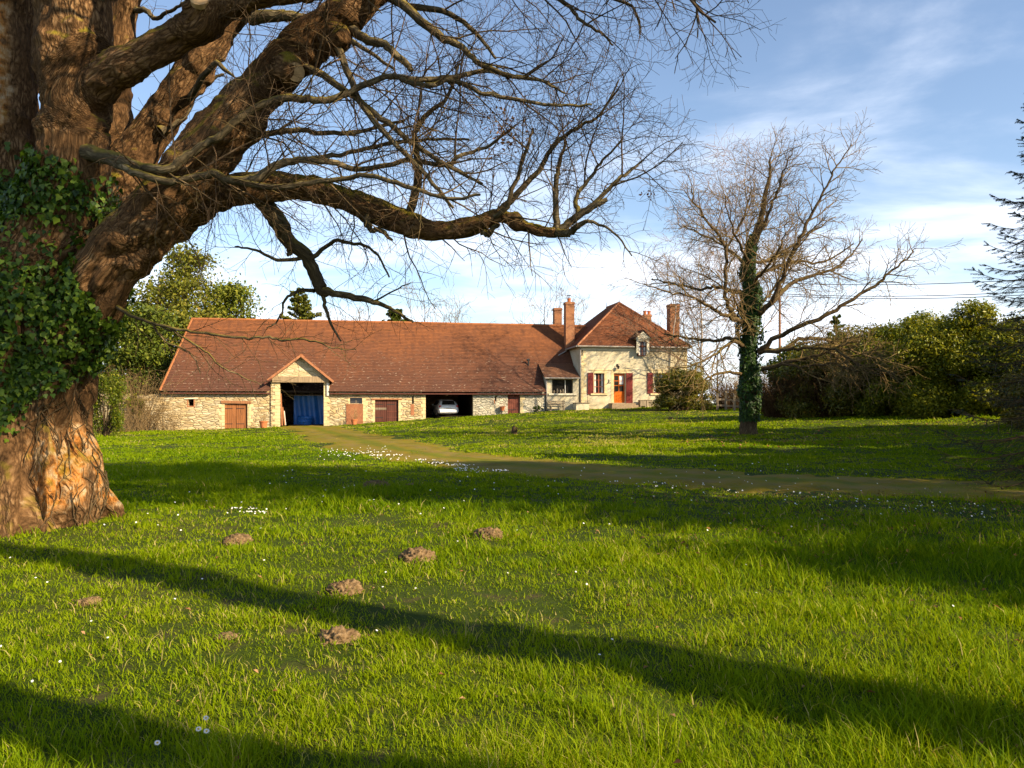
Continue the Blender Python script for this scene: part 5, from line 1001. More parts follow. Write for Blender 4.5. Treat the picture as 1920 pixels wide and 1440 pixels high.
PX = 960 + F * (TRK_P[:, 0] + BO.x) / (TRK_P[:, 1] + BO.y); z = TRK_P[:, 2]
# ivy patches by height and bearing round the trunk
brg = np.arctan2(TRK_P[:, 0], -TRK_P[:, 1]); rad_ = np.hypot(TRK_P[:, 0], TRK_P[:, 1])
nz_ = fbm(TRK_P * 1.1 + 4, 3)
zlo_ = .15 + 1.45 * np.clip((brg + .5) / 1.3, 0, 1) + (nz_ - .5) * 1.6; zhi_ = 4.9 - .4 * np.clip(brg, 0, 1.5) + (nz_ - .5) * 1.5
keep = np.clip((z - zlo_) * 3, 0, 1) * np.clip((zhi_ - z) * 2.5, 0, 1) * np.clip((brg + 2.4) * 4, 0, 1) * np.clip((1.9 - brg) * 4, 0, 1) * (rad_ < 1.45) * np.clip((nz_ - .30) * 6, .12, 1)
t, ch = ivy_on(TRK_P, TRK_N, keep, 22000, .066, 'ivy', 'glossy green ivy covering the lower trunk of the huge old tree', BO)
st = Tubes()
for i in range(34):
    a0 = TRK_P[rng.choice(list(ch[:600]))]; p = a0.copy(); pts = []
    for k_ in range(12):
        d_ = np.linalg.norm(TRK_P - p, axis=1); j = int(d_.argmin()); pts.append(tuple(TRK_P[j] + TRK_N[j] * .012)); p = TRK_P[j] + np.array([rng.gauss(0, .05), rng.gauss(0, .05), -.16])
        if p[2] < -.05: break
    if len(pts) > 4: st.add(pts, [.009 * (1 - .04 * q) for q in range(len(pts))], 5)
# dry, dead ivy stems low on the right of the trunk
for i in range(70):
    sel = np.where((z > .05) & (z < 1.9) & (brg > .75) & (brg < 2.0))[0]; p = TRK_P[rng.choice(list(sel))].copy(); pts = []
    for k_ in range(9):
        d_ = np.linalg.norm(TRK_P - p, axis=1); j = int(d_.argmin()); pts.append(tuple(TRK_P[j] + TRK_N[j] * (.02 + .02 * rng.random()))); p = TRK_P[j] + np.array([rng.gauss(0, .06), rng.gauss(0, .06), -.11])
        if p[2] < -.05: break
    if len(pts) > 3: st.add(pts, [.006] * len(pts), 4)
st.build('stems', M['oak_bark'], t)

# ------------------------------------------------------------------ the ivy-clad oak on the right
q = W(1402, 818, 35); OO = Vector((q.x, q.y, tz(q.x, q.y))); oak = empty('bare_oak', OO); tag(oak, 'bare spreading oak with ivy sleeved trunk standing on the lawn right of the house', 'tree')
def zc(L, D0=35.0):   # points read off an enlargement of the right tree: (x, y, depth offset, radius)
    return [(1200 + x / 2.4, 240 + y / 2.4, D0 + dd, r) for x, y, dd, r in L]
def relO(pts): return [(p[0] - OO.x, p[1] - OO.y, p[2] - OO.z) for p in pts]
tr_pts, tr_rad = trace(zc([(488, 1420, 0, 20), (488, 1370, 0, 17), (490, 1250, 0, 14.5), (488, 1100, 0, 14), (490, 950, 0, 13), (492, 800, 0, 12), (492, 680, 0, 10.5), (495, 580, 0, 8.5), (515, 490, 0, 7), (545, 410, 0, 5.5), (560, 320, .2, 4.5), (585, 220, .3, 3), (590, 130, .3, 1.6)]), 5, .02); tr_pts = relO(tr_pts)
t1 = Tubes(); t1.add(tr_pts, tr_rad, 14); t1.build('trunk', M['oak_bark'], oak)
cfgO = dict(seg=[.16, .24, .34, .5], wob=.13, trop=[.10, .10, .06, .03], rmin=.0078, taper=.4, dens=[0, 5.6, 4.0, 2.2], ang=(28, 58), len=[.6, 1.15, 1.8], rad=[.010, .017, .030])
OL = [
 [(530, 1010, -.2, 8), (600, 950, -.6, 6.5), (700, 900, -1.0, 6), (830, 850, -1.4, 5.5), (960, 770, -1.6, 4.5), (1080, 690, -1.8, 4), (1130, 640, -1.9, 3), (1200, 590, -2, 2.2), (1240, 540, -2, 1.4)],
 [(520, 850, 0, 8), (610, 770, .6, 6.5), (680, 700, 1, 5.5), (760, 670, 1.4, 4.5), (850, 640, 1.7, 3.5), (930, 590, 2, 2.6), (1000, 500, 2.2, 1.5)],
 [(520, 840, -.1, 8), (585, 790, -.8, 7), (640, 680, -1.2, 6), (690, 560, -1.6, 5.5), (740, 450, -1.8, 4.5), (800, 340, -2, 3.6), (850, 240, -2.1, 2.8), (900, 150, -2.2, 2), (950, 70, -2.2, 1.2)],
 [(500, 560, 0, 6), (540, 470, -.4, 5), (590, 360, -.8, 4), (630, 250, -1, 3), (650, 180, -1.2, 2.2), (690, 90, -1.3, 1.3)],
 [(440, 860, 0, 7), (395, 800, -.6, 6), (380, 690, -1, 5), (385, 550, -1.2, 4.5), (330, 450, -1.5, 3.5), (250, 350, -1.8, 2.5), (230, 250, -1.9, 1.4)],
 [(385, 550, -1.2, 3.5), (450, 440, -1.0, 3), (490, 320, -.9, 2), (500, 240, -.8, 1.2)],
 [(470, 745, 0, 7), (400, 730, .6, 5.5), (330, 715, 1, 4.5), (260, 725, 1.4, 3.5), (150, 700, 1.8, 2.5), (50, 680, 2.1, 1.5)],
 [(470, 880, 0, 7), (400, 850, -.8, 5.5), (330, 815, -1.4, 4.5), (240, 760, -2, 3.5), (130, 740, -2.4, 2.3), (20, 700, -2.6, 1.4)],
 [(470, 960, 0, 6), (400, 945, .8, 5), (330, 960, 1.4, 4), (220, 945, 2, 3), (110, 930, 2.4, 2)],
 [(470, 980, -.1, 6), (420, 960, -1, 5), (350, 1010, -1.6, 3.5), (250, 1065, -2.2, 2.5), (150, 1080, -2.6, 1.5)],
 [(480, 1110, 0, 5), (400, 1100, -.8, 4), (330, 1115, -1.3, 3.2), (265, 1150, -1.8, 2), (220, 1165, -2, 1.2)],
 [(520, 1090, 0, 7), (640, 1060, -.8, 5.5), (760, 1030, -1.4, 4.5), (850, 1010, -1.8, 4), (940, 1040, -2.1, 3), (1020, 1085, -2.3, 2.2), (1100, 1120, -2.5, 1.4)],
 [(530, 1000, .1, 7), (650, 990, .4, 5.5), (720, 950, .6, 5), (830, 950, .9, 4), (920, 990, 1.1, 3.2), (1040, 1030, 1.3, 2.4), (1160, 1060, 1.5, 1.4)],
 [(530, 1005, -.1, 6), (640, 1000, -1.0, 5), (760, 990, -2.0, 4.2), (880, 1000, -2.8, 3.2), (1000, 1070, -3.3, 2.4), (1150, 1110, -3.6, 1.4)],
 [(640, 1060, -.8, 4.5), (740, 1075, -1.6, 3.8), (850, 1060, -2.4, 3), (960, 1090, -3, 2.4), (1060, 1105, -3.4, 1.5)],
 [(495, 600, .1, 5), (560, 600, .7, 4), (640, 560, 1.3, 3), (760, 480, 1.8, 2.2), (880, 400, 2.1, 1.3)],
 [(500, 680, 0, 6), (580, 640, 1, 4.5), (700, 600, 1.8, 3.5), (830, 600, 2.4, 2.6), (960, 520, 2.8, 1.6)],
 [(492, 640, -.1, 5), (440, 580, 1, 4), (360, 520, 1.8, 3), (260, 470, 2.4, 2), (170, 430, 2.8, 1.2)],
 [(495, 620, 0, 5), (470, 560, -1.4, 4), (430, 480, -2.4, 3), (400, 390, -3, 2), (380, 300, -3.4, 1.3)],
 [(500, 720, 0, 5), (540, 660, -1.6, 4), (590, 600, -2.8, 3), (640, 520, -3.6, 2), (660, 430, -4, 1.3)],
 [(492, 900, 0, 6), (470, 860, -1.8, 4.5), (440, 820, -3.2, 3.2), (420, 760, -4.2, 2.2)],
 [(495, 860, 0, 6), (540, 800, 1.8, 4.5), (590, 740, 3.2, 3.4), (640, 640, 4.2, 2.2), (660, 560, 4.8, 1.3)],
]
tw = Tubes()
for L in OL:
    pts, rad = trace(zc(L), 5, .03); pts = relO(pts); rad = [r * .70 for r in rad]; t1 = Tubes(); t1.add(pts, rad, 8); t1.build('limb', M['oak_bark'], oak); kids(tw, pts, dirs_of(pts), rad, plen(pts), 3, cfgO, 1.0, .18)
kids(tw, tr_pts[40:], dirs_of(tr_pts[40:]), tr_rad[40:], plen(tr_pts[40:]), 3, cfgO, 1.2, .1)
o = tw.build('crown', M['oak_twig_bark'], oak); print('oak twig verts', len(o.data.vertices))
# ivy sleeve
n = 11000; tp_ = np.array(tr_pts); cum = np.concatenate([[0], np.cumsum(np.linalg.norm(np.diff(tp_, axis=0), axis=1))]); zmax = (HOR - 440) / F * 35 + CAMZ - OO.z
kk_ = nrg.uniform(.05, 1, n) ** .9; zz_ = kk_ * zmax; cx = np.interp(zz_, tp_[:, 2], tp_[:, 0]); cy = np.interp(zz_, tp_[:, 2], tp_[:, 1]); rr_ = np.interp(zz_, tp_[:, 2], np.array(tr_rad)); an = nrg.uniform(0, 2 * math.pi, n)
bul = fbm(np.stack([np.cos(an) * 1.2, np.sin(an) * 1.2, zz_ * 1.1], -1), 3); env = np.clip(zz_ / 2.0, .25, 1) * np.clip((zmax - zz_) / 2.0, .15, 1); ro_ = rr_ + (.0 + .95 * np.clip(bul - .40, 0, 1)) * env * nrg.uniform(.45, 1.1, n) + .03
C = np.stack([cx + np.cos(an) * ro_, cy + np.sin(an) * ro_, zz_], -1); nn = np.stack([np.cos(an), np.sin(an), np.full(n, .25)], -1) + nrg.normal(0, .4, (n, 3))
V, Q, T_ = leafquads(C, nn, np.full(n, .12), np.clip(nrg.normal(.30, .22, n), 0, 1), .8, .2, .5); iv = empty('ivy', OO); tag(iv, 'dark ivy sleeve wrapped round the trunk of the bare oak on the lawn', 'ivy'); link('leaves', np_mesh('leaves', V, [Q], {'tint': T_}), M['ivy_leaf'], iv)

# ------------------------------------------------------------------ generic bare trees
def bare_tree(name, loc, h, label, group, cfg, mats, nmain=9, spread=.75, r0=.22, fork=.25, lean=(0, 0), droop=None, limbs_extra=None, trunkpts=None):
    t = empty(name, loc); tag(t, label, 'tree', group); tr = [(lean[0] * z_ ** 1.5 * h + rng.gauss(0, .01 * h) * z_, lean[1] * z_ ** 1.5 * h + rng.gauss(0, .01 * h) * z_, z_ * h) for z_ in np.linspace(0, 1, 16)]
    tr[0] = (0, 0, -.4); rad = [max(.012, r0 * (1 - .93 * z_ ** .8)) for z_ in np.linspace(0, 1, 16)]; rad[0] = r0 * 1.35
    a = Tubes(); a.add(tr, rad, 12); tw = Tubes(); dr = dirs_of(tr); ph = rng.uniform(0, 6.28)
    for i in range(nmain):
        f = fork + (1 - fork) * (i + rng.random() * .6) / nmain; k_ = min(int(f * 15), 14); ph += 2.4 + rng.gauss(0, .3); up = .35 + .9 * f
        grow(tw, tr[k_], (math.cos(ph), math.sin(ph), up), h * spread * (.62 - .42 * f) * rng.uniform(.85, 1.15), rad[k_] * .55, 3, cfg)
    a.build('trunk', M[mats[0]], t); tw.build('crown', M[mats[1]], t); return t
def dup(root, loc, rz, sc=1.0, label=None, group=None):
    r_ = root.copy(); col.objects.link(r_); r_.location = loc; r_.rotation_euler = (0, 0, rz); r_.scale = (sc,) * 3
    if label: r_['label'] = label
    if group: r_['group'] = group
    for c in list(root.children):
        d_ = c.copy(); col.objects.link(d_); d_.parent = r_
        for g_ in c.children: e_ = g_.copy(); col.objects.link(e_); e_.parent = d_
    return r_
cfgBirch = dict(seg=[.2, .25, .4, .6], wob=.10, trop=[-.45, -.25, .02, .12], rmin=.010, taper=.4, dens=[0, 3.2, 2.6, 1.5], ang=(22, 46), len=[1.3, 1.7, 2.6], rad=[.012, .018, .03])
q = W(1316, 765, 68); bq = (q.x, q.y, tz(q.x, q.y)); bare_tree('birch', bq, 16.5, 'pale barked birch with drooping pinkish twigs behind the left side of the oak', 'birches behind the oak', cfgBirch, ('birch_bark', 'birch_twig_bark'), 16, .75, .13, .2, (-.02, 0))
q = W(1400, 765, 58); bq = (q.x, q.y, tz(q.x, q.y)); bare_tree('birch', bq, 18.2, 'tallest birch, its fine pink crown showing behind the top of the oak', 'birches behind the oak', cfgBirch, ('birch_bark', 'birch_twig_bark'), 20, .60, .14, .3)
q = W(1262, 765, 70); bq = (q.x, q.y, tz(q.x, q.y)); bare_tree('birch', bq, 13.0, 'lowest birch, rising behind the right end of the house roof', 'birches behind the oak', cfgBirch, ('birch_bark', 'birch_twig_bark'), 13, .7, .10, .25, (.02, 0))
cfgFar = dict(seg=[.4, .5, .7, .9], wob=.12, trop=[.05, .08, .08, .05], rmin=.016, taper=.4, dens=[0, 1.6, 1.3, 1.0], ang=(25, 55), len=[1.2, 2.0, 3.2], rad=[.018, .03, .05])
far0 = None
for px, D, h, lab in ((640, 92, 11.5, 'small bare tree showing just above the left middle of the barn ridge'), (672, 96, 12.5, 'bare tree above the barn ridge left of the little dark conifer'), (795, 95, 14.2, 'tallest grey bare tree above the middle of the barn ridge'), (845, 90, 12.2, 'spreading bare tree above the barn ridge right of the tallest'), (1022, 100, 14.0, 'faint bare tree behind the barn left of the tall chimney'), (1075, 98, 12.8, 'faint bare tree between the chimney and the hipped roof'), (880, 96, 10.9, 'lowest bare tree above the right half of the barn ridge'), (1345, 82, 8.0, 'thin bare tree in the gap right of the house'), (1395, 80, 7.0, 'low bare tree behind the fence posts'), (395, 84, 13.5, 'bare twiggy tree in front of the conifers left of the barn')):
    q = W(px, 760, D); loc = (q.x, q.y, tz(q.x, q.y))
    if far0 is None: far0 = bare_tree('bare_tree', loc, h, lab, 'bare trees behind the buildings', cfgFar, ('oak_bark', 'oak_twig_bark'), 11, .8, .18, .25); h0 = h
    else: dup(far0, loc, rng.uniform(0, 6.28), h / h0, lab)

# ------------------------------------------------------------------ bushes, hedges and conifers
def bush(name, loc, rx, ry, h, label, cat, m, nleaf, size, group=None, ncl=40, spiky=.3, tint=(.5, .22), twigs=True, seed=None, aspect=.45):
    t = empty(name, loc); tag(t, label, cat, group); CC, NN = [], []
    cls = []
    while len(cls) < ncl:
        d_ = nrg.normal(size=3); d_ /= np.linalg.norm(d_); d_[2] = abs(d_[2]) if rng.random() < .75 else d_[2]; f = rng.uniform(.45, 1.0) * (1 + .35 * (vnoise(d_[None] * 2.1 + loc[0])[0] - .5)); cls.append((np.array([d_[0] * rx, d_[1] * ry, d_[2] * h * .5]) * f + np.array([0, 0, h * .5]), rng.uniform(.7, 1.2)))
    for i in range(ncl // 3): a_ = rng.uniform(0, 6.28); q_ = rng.uniform(.55, .95); cls.append((np.array([math.cos(a_) * rx * q_, math.sin(a_) * ry * q_, h * rng.uniform(.06, .32)]), rng.uniform(.7, 1.1)))
    per = int(1.9 * nleaf / len(cls))
    for c, s in cls:
        d_ = nrg.normal(size=(per, 3)); d_ /= np.linalg.norm(d_, axis=1, keepdims=True); rr_ = nrg.uniform(.55, 1.1, per)[:, None] + spiky * np.clip(nrg.normal(0, .4, per)[:, None], 0, 1.5); CC.append(c + d_ * rr_ * np.array([rx, ry, h * .5]) * .30 * s); NN.append(d_ * .8 + nrg.normal(0, .6, (per, 3)) + np.array([0, 0, .35]))
    C, Nv = np.concatenate(CC), np.concatenate(NN); kp = C[:, 2] > -.1; C, Nv = C[kp], Nv[kp]; n = len(C); tn_ = np.clip(nrg.normal(tint[0], tint[1], n), 0, 1)
    V, Q, T_ = leafquads(C, Nv, np.full(n, size), tn_, aspect, .25); link('foliage', np_mesh('foliage', V, [Q], {'tint': T_}), M[m], t)
    if twigs:
        tb = Tubes()
        for c, s in cls:
            p0 = np.array([c[0] * .12, c[1] * .12, -.1]); md_ = (p0 + c) / 2 + nrg.normal(0, .12, 3) * rx * .5; tb.add([tuple(p0), tuple(md_), tuple(c)], [.03 * h / 3, .02 * h / 3, .008], 5)
        tb.build('stems', M['oak_bark'], t)
    return t
def at(px, D): q = W(px, 760, D); return (q.x, q.y, tz(q.x, q.y))
bush('round_bush', at(1282, 62.5), 2.15, 1.6, 3.3, 'dense rounded yellow green bush covering the right corner of the house front', 'bush', 'yellow_laurel_leaf', 15000, .18, ncl=60)
bush('low_bush', at(1008, 66.6), .42, .35, .5, 'tiny dark clipped bush against the grey end of the barn wall', 'bush', 'laurel_leaf', 700, .07, ncl=12, tint=(.1, .1))
HG = 'laurels along the right side'
bush('laurel', at(1600, 44), 3.6, 2.2, 4.5, 'brownish green laurel left end of the row behind the oak branches', 'hedge', 'yellow_laurel_leaf', 38000, .155, HG, 60, tint=(.45, .22))
bush('laurel', at(1512, 48), 3.2, 1.8, 4.0, 'darkest laurel of the row, just behind the brown brush and the ivy-clad trunk', 'hedge', 'laurel_leaf', 20000, .18, HG, 50, tint=(.4, .2))
bush('laurel', at(1705, 42.5), 3.2, 2.2, 4.7, 'laurel with pale upright shoots between the low left one and the tallest', 'hedge', 'laurel_leaf', 41800, .155, HG, 60, tint=(.6, .22))
bush('laurel', at(1815, 40), 3.3, 2.3, 4.9, 'tallest laurel of the row, bright yellow green on top', 'hedge', 'laurel_leaf', 57000, .155, HG, 70, tint=(.68, .2))
bush('laurel', at(1925, 39), 3.0, 2.2, 4.6, 'laurel cut off by the picture edge behind the spruce', 'hedge', 'laurel_leaf', 41800, .155, HG, 60, tint=(.6, .22))
bush('low_laurel', at(1918, 33), 1.05, 1.0, 2.1, 'low golden laurel at the right picture edge in front of the tall hedge', 'bush', 'yellow_laurel_leaf', 5000, .15, None, 36, tint=(.6, .2))
# added shrubs filling the row's foot, leaves darkened to stand for its shade
for i, (px, D, h, lab) in enumerate(((1545, 46, 2.9, 'low added shrub darkened for shade behind the ivy-clad oak'), (1640, 45.5, 3.0, 'added shrub darkened for shade under the mossy oak boughs'), (1740, 43.5, 3.2, 'added shrub darkened for shade at the foot of the tallest laurel'), (1850, 41.5, 3.2, 'added shrub darkened for shade between the tallest laurel and the picture edge'))):
    bush('shade_shrub', at(px, D), 2.6, 1.4, h, lab, 'shrub', 'laurel_leaf', 12000, .20, 'added shade shrubs under the laurels', 40, tint=(.15, .12))
def twigbush(name, loc, rx, ry, h, label, m, n, group=None, arch=.0, r=.012, cat='shrub'):
    t = empty(name, loc); tag(t, label, cat, group); tb = Tubes()
    for i in range(n):
        a_ = rng.uniform(0, 6.28); q_ = math.sqrt(rng.random()); b0 = (math.cos(a_) * rx * q_ * .7, math.sin(a_) * ry * q_ * .7, -.1); L = h * rng.uniform(.55, 1.1); d_ = vnorm((math.cos(a_) * .5 * q_ * rx / h + rng.gauss(0, .2), math.sin(a_) * .5 * q_ * ry / h + rng.gauss(0, .2), 1)); p = b0; pts = [p]
        for k_ in range(5): d_ = vnorm((d_[0] + rng.gauss(0, .16), d_[1] + rng.gauss(0, .16), d_[2] + rng.gauss(0, .1) - arch * k_ * .12)); p = vadd(p, vmul(d_, L / 5)); pts.append(p)
        tb.add(pts, [r, r * .9, r * .75, r * .6, r * .5, r * .35], 3)
        for k_ in range(5):
            j = rng.randint(2, 5); p0 = pts[j]; d2 = vnorm((rng.gauss(0, 1), rng.gauss(0, 1), rng.gauss(.4, .6))); l2 = rng.uniform(.25, .8) * h * .25; tb.add([p0, vadd(p0, vmul(d2, l2 * .5)), vadd(p0, vmul(vnorm(vadd(d2, (rng.gauss(0, .3), rng.gauss(0, .3), rng.gauss(0, .3)))), l2))], [r * .5, r * .4, r * .3], 3)
    tb.build('branches', M[m], t); return t
twigbush('bare_shrub', at(1480, 45), 2.0, 1.4, 2.7, 'dense reddish brown bare shrub just right of the ivy-clad trunk', 'red_brush_bark', 420, r=.02)
twigbush('bare_shrub', at(1560, 44), 2.2, 1.5, 2.6, 'brown twiggy shrub in front of the left laurel', 'red_brush_bark', 220, r=.018)
twigbush('bare_shrub', at(1372, 64), 1.6, 1.2, 2.6, 'brown bare shrub behind the white garden chair', 'red_brush_bark', 350, r=.02)
twigbush('bare_shrub', at(1425, 60), 2.0, 1.2, 2.7, 'tangle of brown stems behind the ivy-clad trunk near the fence posts', 'brush_bark', 350, r=.02)
twigbush('bare_shrub', at(262, 61), 1.8, 1.0, 4.6, 'tall straw coloured bare brush rising over the ruined wall', 'brush_bark', 130, arch=.25, r=.018)
twigbush('bare_shrub', at(222, 66), 2.4, 1.2, 5.0, 'pale bare brush behind the ruined wall beside the old trunk', 'brush_bark', 240, arch=.2, r=.018)
twigbush('bare_shrub', at(315, 60.8), 1.1, .5, 2.2, 'sparse straw coloured stems in front of the left end of the barn wall', 'brush_bark', 60, arch=.3, r=.012)
twigbush('bare_shrub', at(235, 58), 1.6, .8, 1.6, 'low dry scrub at the foot of the ruined wall', 'brush_bark', 120, arch=.3, r=.012)
bush('wall_creeper', tuple(Vector(at(250, 61.5)) + Vector((0, 0, 1.0))), .75, .35, 1.8, 'bright green creeper hanging on the ruined wall', 'creeper', 'laurel_leaf', 1500, .12, None, 14, tint=(.75, .15), twigs=False)
bush('shrub', at(196, 50), 1.3, 1.2, 4.3, 'upright green shrub half hidden behind the right edge of the old trunk', 'shrub', 'laurel_leaf', 5000, .14, None, 36, tint=(.45, .2))
def conifer(name, loc, h, rb, label, m, group=None, nb=70, nsp=60, size=.45, droop=-.1, ragged=.35, tint=(.5, .22), power=.8, cat='conifer', tips=None):
    t = empty(name, loc); tag(t, label, cat, group); tk = Tubes(); tk.add([(0, 0, -.3)] + [(rng.gauss(0, .04), rng.gauss(0, .04), h * f) for f in (.3, .6, .85, 1)], [h * .022, h * .018, h * .012, h * .006, .02], 8); CC, NN, SZ = [], [], []
    for i in range(nb):
        f = .08 + .92 * (i + rng.random()) / nb; a_ = i * 2.4 + rng.gauss(0, .3); L = rb * (1 - f) ** power * rng.uniform(1 - ragged, 1 + ragged * .6) + .25; p = np.array([0, 0, h * f]); d_ = np.array([math.cos(a_), math.sin(a_), .25 + .5 * f + rng.gauss(0, .1)]); pts = [p.copy()]
        for k_ in range(5): p = p + d_ / np.linalg.norm(d_) * L / 5; d_[2] += droop; pts.append(p.copy())
        tk.add([tuple(x) for x in pts], [.012 * h * .3 * (1 - f) + .02 - .003 * k_ for k_ in range(6)], 4); k2 = int(nsp * (.25 + L / rb)); u = nrg.uniform(.25, 1.05, k2); P0 = np.array(pts); x = np.stack([np.interp(u * 5, range(6), P0[:, k_]) for k_ in range(3)], -1); side = np.cross(d_ / np.linalg.norm(d_), [0, 0, 1.0]); w_ = nrg.normal(0, 1, k2) * (.10 + .26 * (1 - .55 * u)) * L * .55
        C = x + side[None] * w_[:, None] + nrg.normal(0, .10, (k2, 3)) * (.4 + L * .18); CC.append(C); NN.append(np.array([0, 0, 1.0]) * .7 + nrg.normal(0, .7, (k2, 3)))
    C, Nv = np.concatenate(CC), np.concatenate(NN); n = len(C); V, Q, T_ = leafquads(C, Nv, np.full(n, size), np.clip(nrg.normal(tint[0], tint[1], n), 0, 1), .42, .3, .3); tk.build('trunk', M['oak_bark'], t); link('crown', np_mesh('crown', V, [Q], {'tint': T_}), M[m], t); return t
def pine(loc, h, label, r0, zc0, rc, ncl, per, size=.22, lean=(0, 0), limb=None, flat=.35, name='pine', group='pines right of the camera', cs=.62, mat='dark_conifer_foliage', tint=.4, taper=.65):
    t = empty(name, loc); tag(t, label, name, group); tr = [(lean[0] * (z_ / h) ** 1.5 * h + .06 * math.sin(z_ * .9), lean[1] * (z_ / h) ** 1.5 * h + .05 * math.cos(z_ * 1.3), z_) for z_ in np.linspace(-.4, h, 18)]; a = Tubes(); rd = [r0 * (1.18 - .75 * max(z_, 0) / h) for z_ in np.linspace(-.4, h, 18)]; rd[0] *= 1.3; a.add(tr, rd, 14); a.build('trunk', M['oak_bark'], t)
    bt = Tubes(); CC, NN = [], []
    if limb: C = catmull([(*p, r_) for p, r_ in limb], 5); bt.add([tuple(c[:3]) for c in C], [c[3] for c in C], 10)
    for i in range(ncl):
        f = rng.random(); zt_ = zc0 + (h - zc0) * f; a_ = rng.uniform(0, 6.28); q_ = rc * (1 - taper * f) * math.sqrt(rng.uniform(.05, 1)); bx = np.interp(zt_, [p[2] for p in tr], [p[0] for p in tr]); by = np.interp(zt_, [p[2] for p in tr], [p[1] for p in tr]); c = np.array([bx + math.cos(a_) * q_, by + math.sin(a_) * q_, zt_ + .2 * q_]); s0 = (bx, by, zt_ - .25 * q_); bt.add([s0, tuple((np.array(s0) + c) / 2 + nrg.normal(0, .15, 3)), tuple(c)], [.07, .05, .02], 5)
        d_ = nrg.normal(size=(per, 3)); CC.append(c + d_ * np.array([cs, cs, flat * cs]) * rng.uniform(.7, 1.25)); NN.append(nrg.normal(0, .8, (per, 3)) + np.array([0, 0, .4]))
    C, Nv = np.concatenate(CC), np.concatenate(NN); n = len(C); V, Q, T_ = leafquads(C, Nv, np.full(n, size), np.clip(nrg.normal(tint, .22, n), 0, 1), .5, .3); bt.build('branches', M['oak_bark'], t); link('crown', np_mesh('crown', V, [Q], {'tint': T_}), M[mat], t); return t
pine(at(345, 78), 16.8, 'tall loose yellow green cedar left of the barn roof', .35, 1.5, 5.4, 150, 85, .33, (.02, 0), None, .42, 'cedar', None, .72, 'cedar_foliage', .42, .78)
pine(at(300, 74), 13.0, 'broad conifer between the old trunk and the cedar', .3, 1.0, 4.2, 110, 110, .36, (0, 0), None, .45, 'conifer', 'conifers left of the barn', .75, 'cedar_foliage', .4, .5)
pine(at(255, 68), 9.5, 'dark green conifer beside the old trunk in front of the cedar', .28, .6, 4.4, 120, 120, .34, (0, 0), None, .5, 'conifer', 'conifers left of the barn', .75, 'dark_conifer_foliage', .35, .5)
pine(at(425, 84), 13.6, 'bushy green conifer whose top shows over the left end of the barn ridge', .3, 1.0, 3.6, 130, 120, .36, (0, 0), None, .5, 'conifer', 'conifers left of the barn', .75, 'dark_conifer_foliage', .6, .5)
pine(at(205, 80), 14.0, 'conifer hidden mostly behind the old trunk farthest left', .3, 1.0, 4.6, 110, 110, .38, (0, 0), None, .45, 'conifer', 'conifers left of the barn', .75, 'dark_conifer_foliage', .35, .6)
conifer('conifer', at(562, 92), 14.3, 4.4, 'small cone of a conifer showing above the barn ridge over the porch', 'cedar_foliage', 'conifers behind the barn', 90, 320, .36, -.05, .4, (.35, .2), .6)
conifer('conifer', at(742, 92), 11.6, 3.6, 'low dark conifer tip above the middle of the barn ridge', 'dark_conifer_foliage', 'conifers behind the barn', 90, 320, .36, -.05, .4, (.3, .2), .55)
conifer('conifer', at(1568, 62), 6.9, 1.2, 'slender conifer tip rising behind the mossy oak boughs', 'dark_conifer_foliage', None, 40, 80, .3, -.1, .4, (.3, .2), .6)

